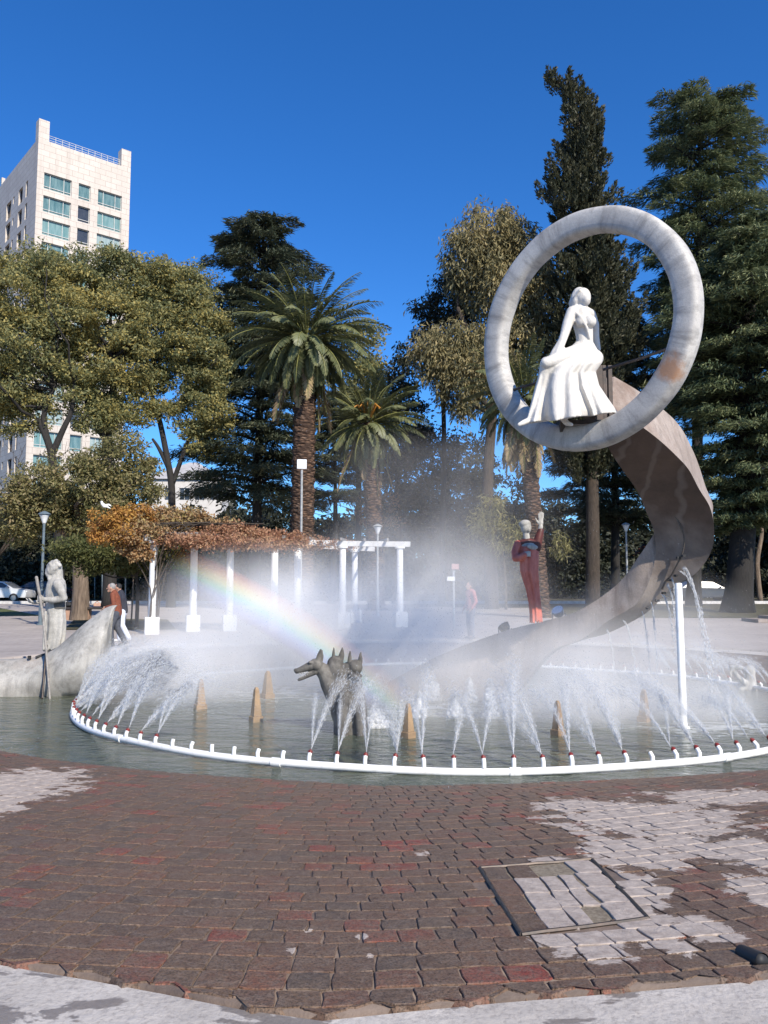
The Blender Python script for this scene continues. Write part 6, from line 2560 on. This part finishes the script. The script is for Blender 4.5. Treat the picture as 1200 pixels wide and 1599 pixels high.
def person(label, base, yaw, H, J, cols, hair=(.2, .2, .2), short_hair=True):
    """joints in metres for a 1.72 m figure: (forward, side, up)"""
    root = thing('person', label, 'person', base)
    s = H / 1.72
    fw = Vector((math.cos(yaw), math.sin(yaw), 0))
    sd = Vector((-math.sin(yaw), math.cos(yaw), 0))

    def w(q): return base + (fw * q[0] + sd * q[1] + Vector((0, 0, q[2]))) * s

    rot = Matrix.Rotation(yaw, 3, 'Z')
    B = MB()
    hd = J['head']
    B.ell(w(hd), (.095 * s, .075 * s, .115 * s), rot @ Matrix.Rotation(J.get('nod', 0), 3, 'Y'))
    o = lambda a, b, c: w((hd[0] + a, hd[1] + b, hd[2] + c))
    B.cap([o(.03, 0, -.07), o(.07, 0, -.095)], [.045 * s, .03 * s], 10)
    B.cap([o(.09, 0, .0), o(.118, 0, -.03)], [.012 * s, .016 * s], 8)
    for e in (-1, 1):
        B.ell(o(-.005, e * .078, -.015), (.02 * s, .01 * s, .03 * s), rot)
        B.ell(o(.085, e * .032, .022), (.012 * s, .016 * s, .008 * s), rot)
    B.cap([o(.085, -.02, -.062), o(.085, .02, -.062)], [.009 * s] * 2, 8)
    nk = J['neck']
    B.cap([o(-.01, 0, -.08), w(nk)], [.05 * s, .06 * s], 12)
    hp = J['hip']
    ch = [(nk[i] * .75 + hp[i] * .25) for i in range(3)]
    md = [(nk[i] * .4 + hp[i] * .6) for i in range(3)]
    B.cap([w((nk[0], 0, nk[2] - .06)), w(ch), w(md), w(hp)], [.1 * s, .14 * s, .125 * s, .14 * s], 16, [.8, .8, .8, .85], tuple(fw))
    for side in ('l', 'r'):
        sh, el, ha = J['sh' + side], J['el' + side], J['ha' + side]
        B.cap([w(sh), w(el), w(ha)], [.05 * s, .042 * s, .03 * s], 10)
        d = (Vector(ha) - Vector(el)).normalized()
        side_v = d.cross(Vector((0, 0, 1)))
        side_v = side_v.normalized() if side_v.length > .1 else Vector((1, 0, 0))
        pc = Vector(ha) + d * .055
        B.cap([w(ha), w(pc)], [.03 * s, .036 * s], 10, [.6, .6])
        for k in range(4):
            r0_ = pc + side_v * (.013 * (k - 1.5) * 1.25) + d * .03
            ln = (.062, .074, .07, .055)[k]
            B.cap([w(r0_), w(r0_ + d * ln * .5 - Vector((0, 0, .01))), w(r0_ + d * ln * .9 - Vector((0, 0, .03)))], [.0095 * s, .009 * s, .008 * s], 8)
        B.cap([w(Vector(ha) + d * .02 + Vector((0, 0, .02))), w(Vector(ha) + d * .05 + Vector((0, 0, .045))), w(Vector(ha) + d * .08 + Vector((0, 0, .05)))], [.013 * s, .011 * s, .009 * s], 8)
        kn, an, to = J['kn' + side], J['an' + side], J['to' + side]
        hj = (hp[0], (.09 if side == 'l' else -.09), hp[2] - .04)
        B.cap([w(hj), w(kn), w(an)], [.085 * s, .06 * s, .042 * s], 12)
        B.cap([w(an), w(to)], [.042 * s, .032 * s], 10)
    sculpt(B, 'body', SKIN, root, .0105, 2)
    T = MB()
    T.cap([w((nk[0] - .01, 0, nk[2] - .05)), w(ch), w(md), w((hp[0], 0, hp[2] - .02))], [.12 * s, .165 * s, .165 * s, .165 * s], 18, [.82, .8, .84, .86], tuple(fw))
    for side in ('l', 'r'):
        sh, el, ha = [Vector(J[q + side]) for q in ('sh', 'el', 'ha')]
        T.cap([w(sh), w(el), w(el.lerp(ha, .9))], [.075 * s, .062 * s, .05 * s], 12)
    T.cap([w((nk[0], -.06, nk[2] - .01)), w((nk[0] - .02, 0, nk[2])), w((nk[0], .06, nk[2] - .01))], [.045 * s] * 3, 10)
    sculpt(T, 'jacket', cols[0], root, .013, 3)
    L = MB()
    L.cap([w((hp[0], 0, hp[2] + .05)), w((hp[0], 0, hp[2] - .06))], [.15 * s, .155 * s], 16, [.85, .85], tuple(fw))
    for side in ('l', 'r'):
        hj = (hp[0], (.085 if side == 'l' else -.085), hp[2] - .05)
        L.cap([w(hj), w(J['kn' + side]), w(Vector(J['an' + side]) + Vector((0, 0, .0)))], [.105 * s, .083 * s, .072 * s], 14)
    sculpt(L, 'trousers', cols[1], root, .013, 2)
    for side in ('l', 'r'):
        F_ = MB()
        an, to = Vector(J['an' + side]), Vector(J['to' + side])
        F_.cap([w(an + Vector((-.03, 0, -.035))), w(an.lerp(to, .5) + Vector((0, 0, -.015))), w(to)], [.045 * s, .046 * s, .038 * s], 12)
        sculpt(F_, 'shoe', cols[2], root, .011, 1)
    Hr = MB()
    Hr.ell(o(-.022, 0, .03), (.092 * s, .083 * s, .098 * s), rot)
    if not short_hair: Hr.cap([o(-.06, 0, 0), o(-.075, 0, -.12), o(-.06, 0, -.2)], [.07 * s, .07 * s, .045 * s], 12)
    sculpt(Hr, 'hair', plain('hair', hair, tuple(c * .7 for c in hair), 30, .7), root, .012, 1)
    return root


WALK = dict(head=(.13, 0, 1.56), nod=.35, neck=(.05, 0, 1.44), hip=(-.03, 0, .93), shl=(.05, .19, 1.37), ell=(.0, .25, 1.1), hal=(.22, .16, 1.03), shr=(.05, -.19, 1.37), elr=(.0, -.25, 1.1), har=(.22, -.14, 1.03), knl=(.1, .09, .5), anl=(.06, .09, .09), tol=(.22, .1, .045),
            knr=(-.04, -.09, .49), anr=(-.24, -.09, .13), tor=(-.1, -.1, .045))
STAND = dict(head=(.04, 0, 1.58), nod=.1, neck=(0, 0, 1.45), hip=(0, 0, .94), shl=(0, .19, 1.38), ell=(-.04, .27, 1.1), hal=(.1, .24, .9), shr=(0, -.19, 1.38), elr=(-.04, -.27, 1.1), har=(.1, -.24, .9), knl=(.03, .1, .5), anl=(0, .11, .09), tol=(.14, .13, .045), knr=(.02, -.1, .5),
             anr=(-.02, -.11, .09), tor=(.12, -.13, .045))
JK = plain('jacket_rust', (.2, .06, .03), (.14, .04, .022), 14, .8, bump=.3)
JN = plain('jeans', (.075, .082, .1), (.05, .055, .07), 14, .9)
SH = plain('shoes', (.05, .045, .045), (.03, .03, .03), 9, .6)
b_ = GB(179, 1010)
person('grey haired man in a rust brown jacket and dark jeans walking behind the boat', b_, math.pi + .1, 1.72, WALK, (JK, JN, SH), (.3, .29, .28))
b_ = GB(189, 1003)
W2_ = dict(WALK)
W2_['knl'], W2_['knr'] = WALK['knr'][:1] + (.09,) + WALK['knr'][2:], WALK['knl'][:1] + (-.09,) + WALK['knl'][2:]
W2_['anl'], W2_['anr'] = WALK['anr'][:1] + (.09,) + WALK['anr'][2:], WALK['anl'][:1] + (-.09,) + WALK['anl'][2:]
W2_['tol'], W2_['tor'] = WALK['tor'][:1] + (.1,) + WALK['tor'][2:], WALK['tol'][:1] + (-.1,) + WALK['tol'][2:]
person('dark haired person in a dark top and pale trousers half hidden behind the walking man', b_, math.pi + .05, 1.72, W2_, (plain('jacket_navy', (.03, .035, .05), (.02, .02, .03), 9, .8), plain('pale_trousers', (.6, .64, .7), (.5, .53, .6), 8, .85), plain('white_shoes', (.7, .7, .7), (.6, .6, .6), 8, .6)), (.02, .02, .02))
b_ = GB(736, 998)
person('hazy person in a pink top and grey trousers standing in the mist behind the spiral', b_, R(200), 1.74, STAND, (plain('pink_top', (.5, .17, .15), (.4, .13, .12), 9, .8), plain('grey_trousers', (.16, .165, .19), (.12, .12, .14), 9, .85), SH), (.05, .035, .03), False)
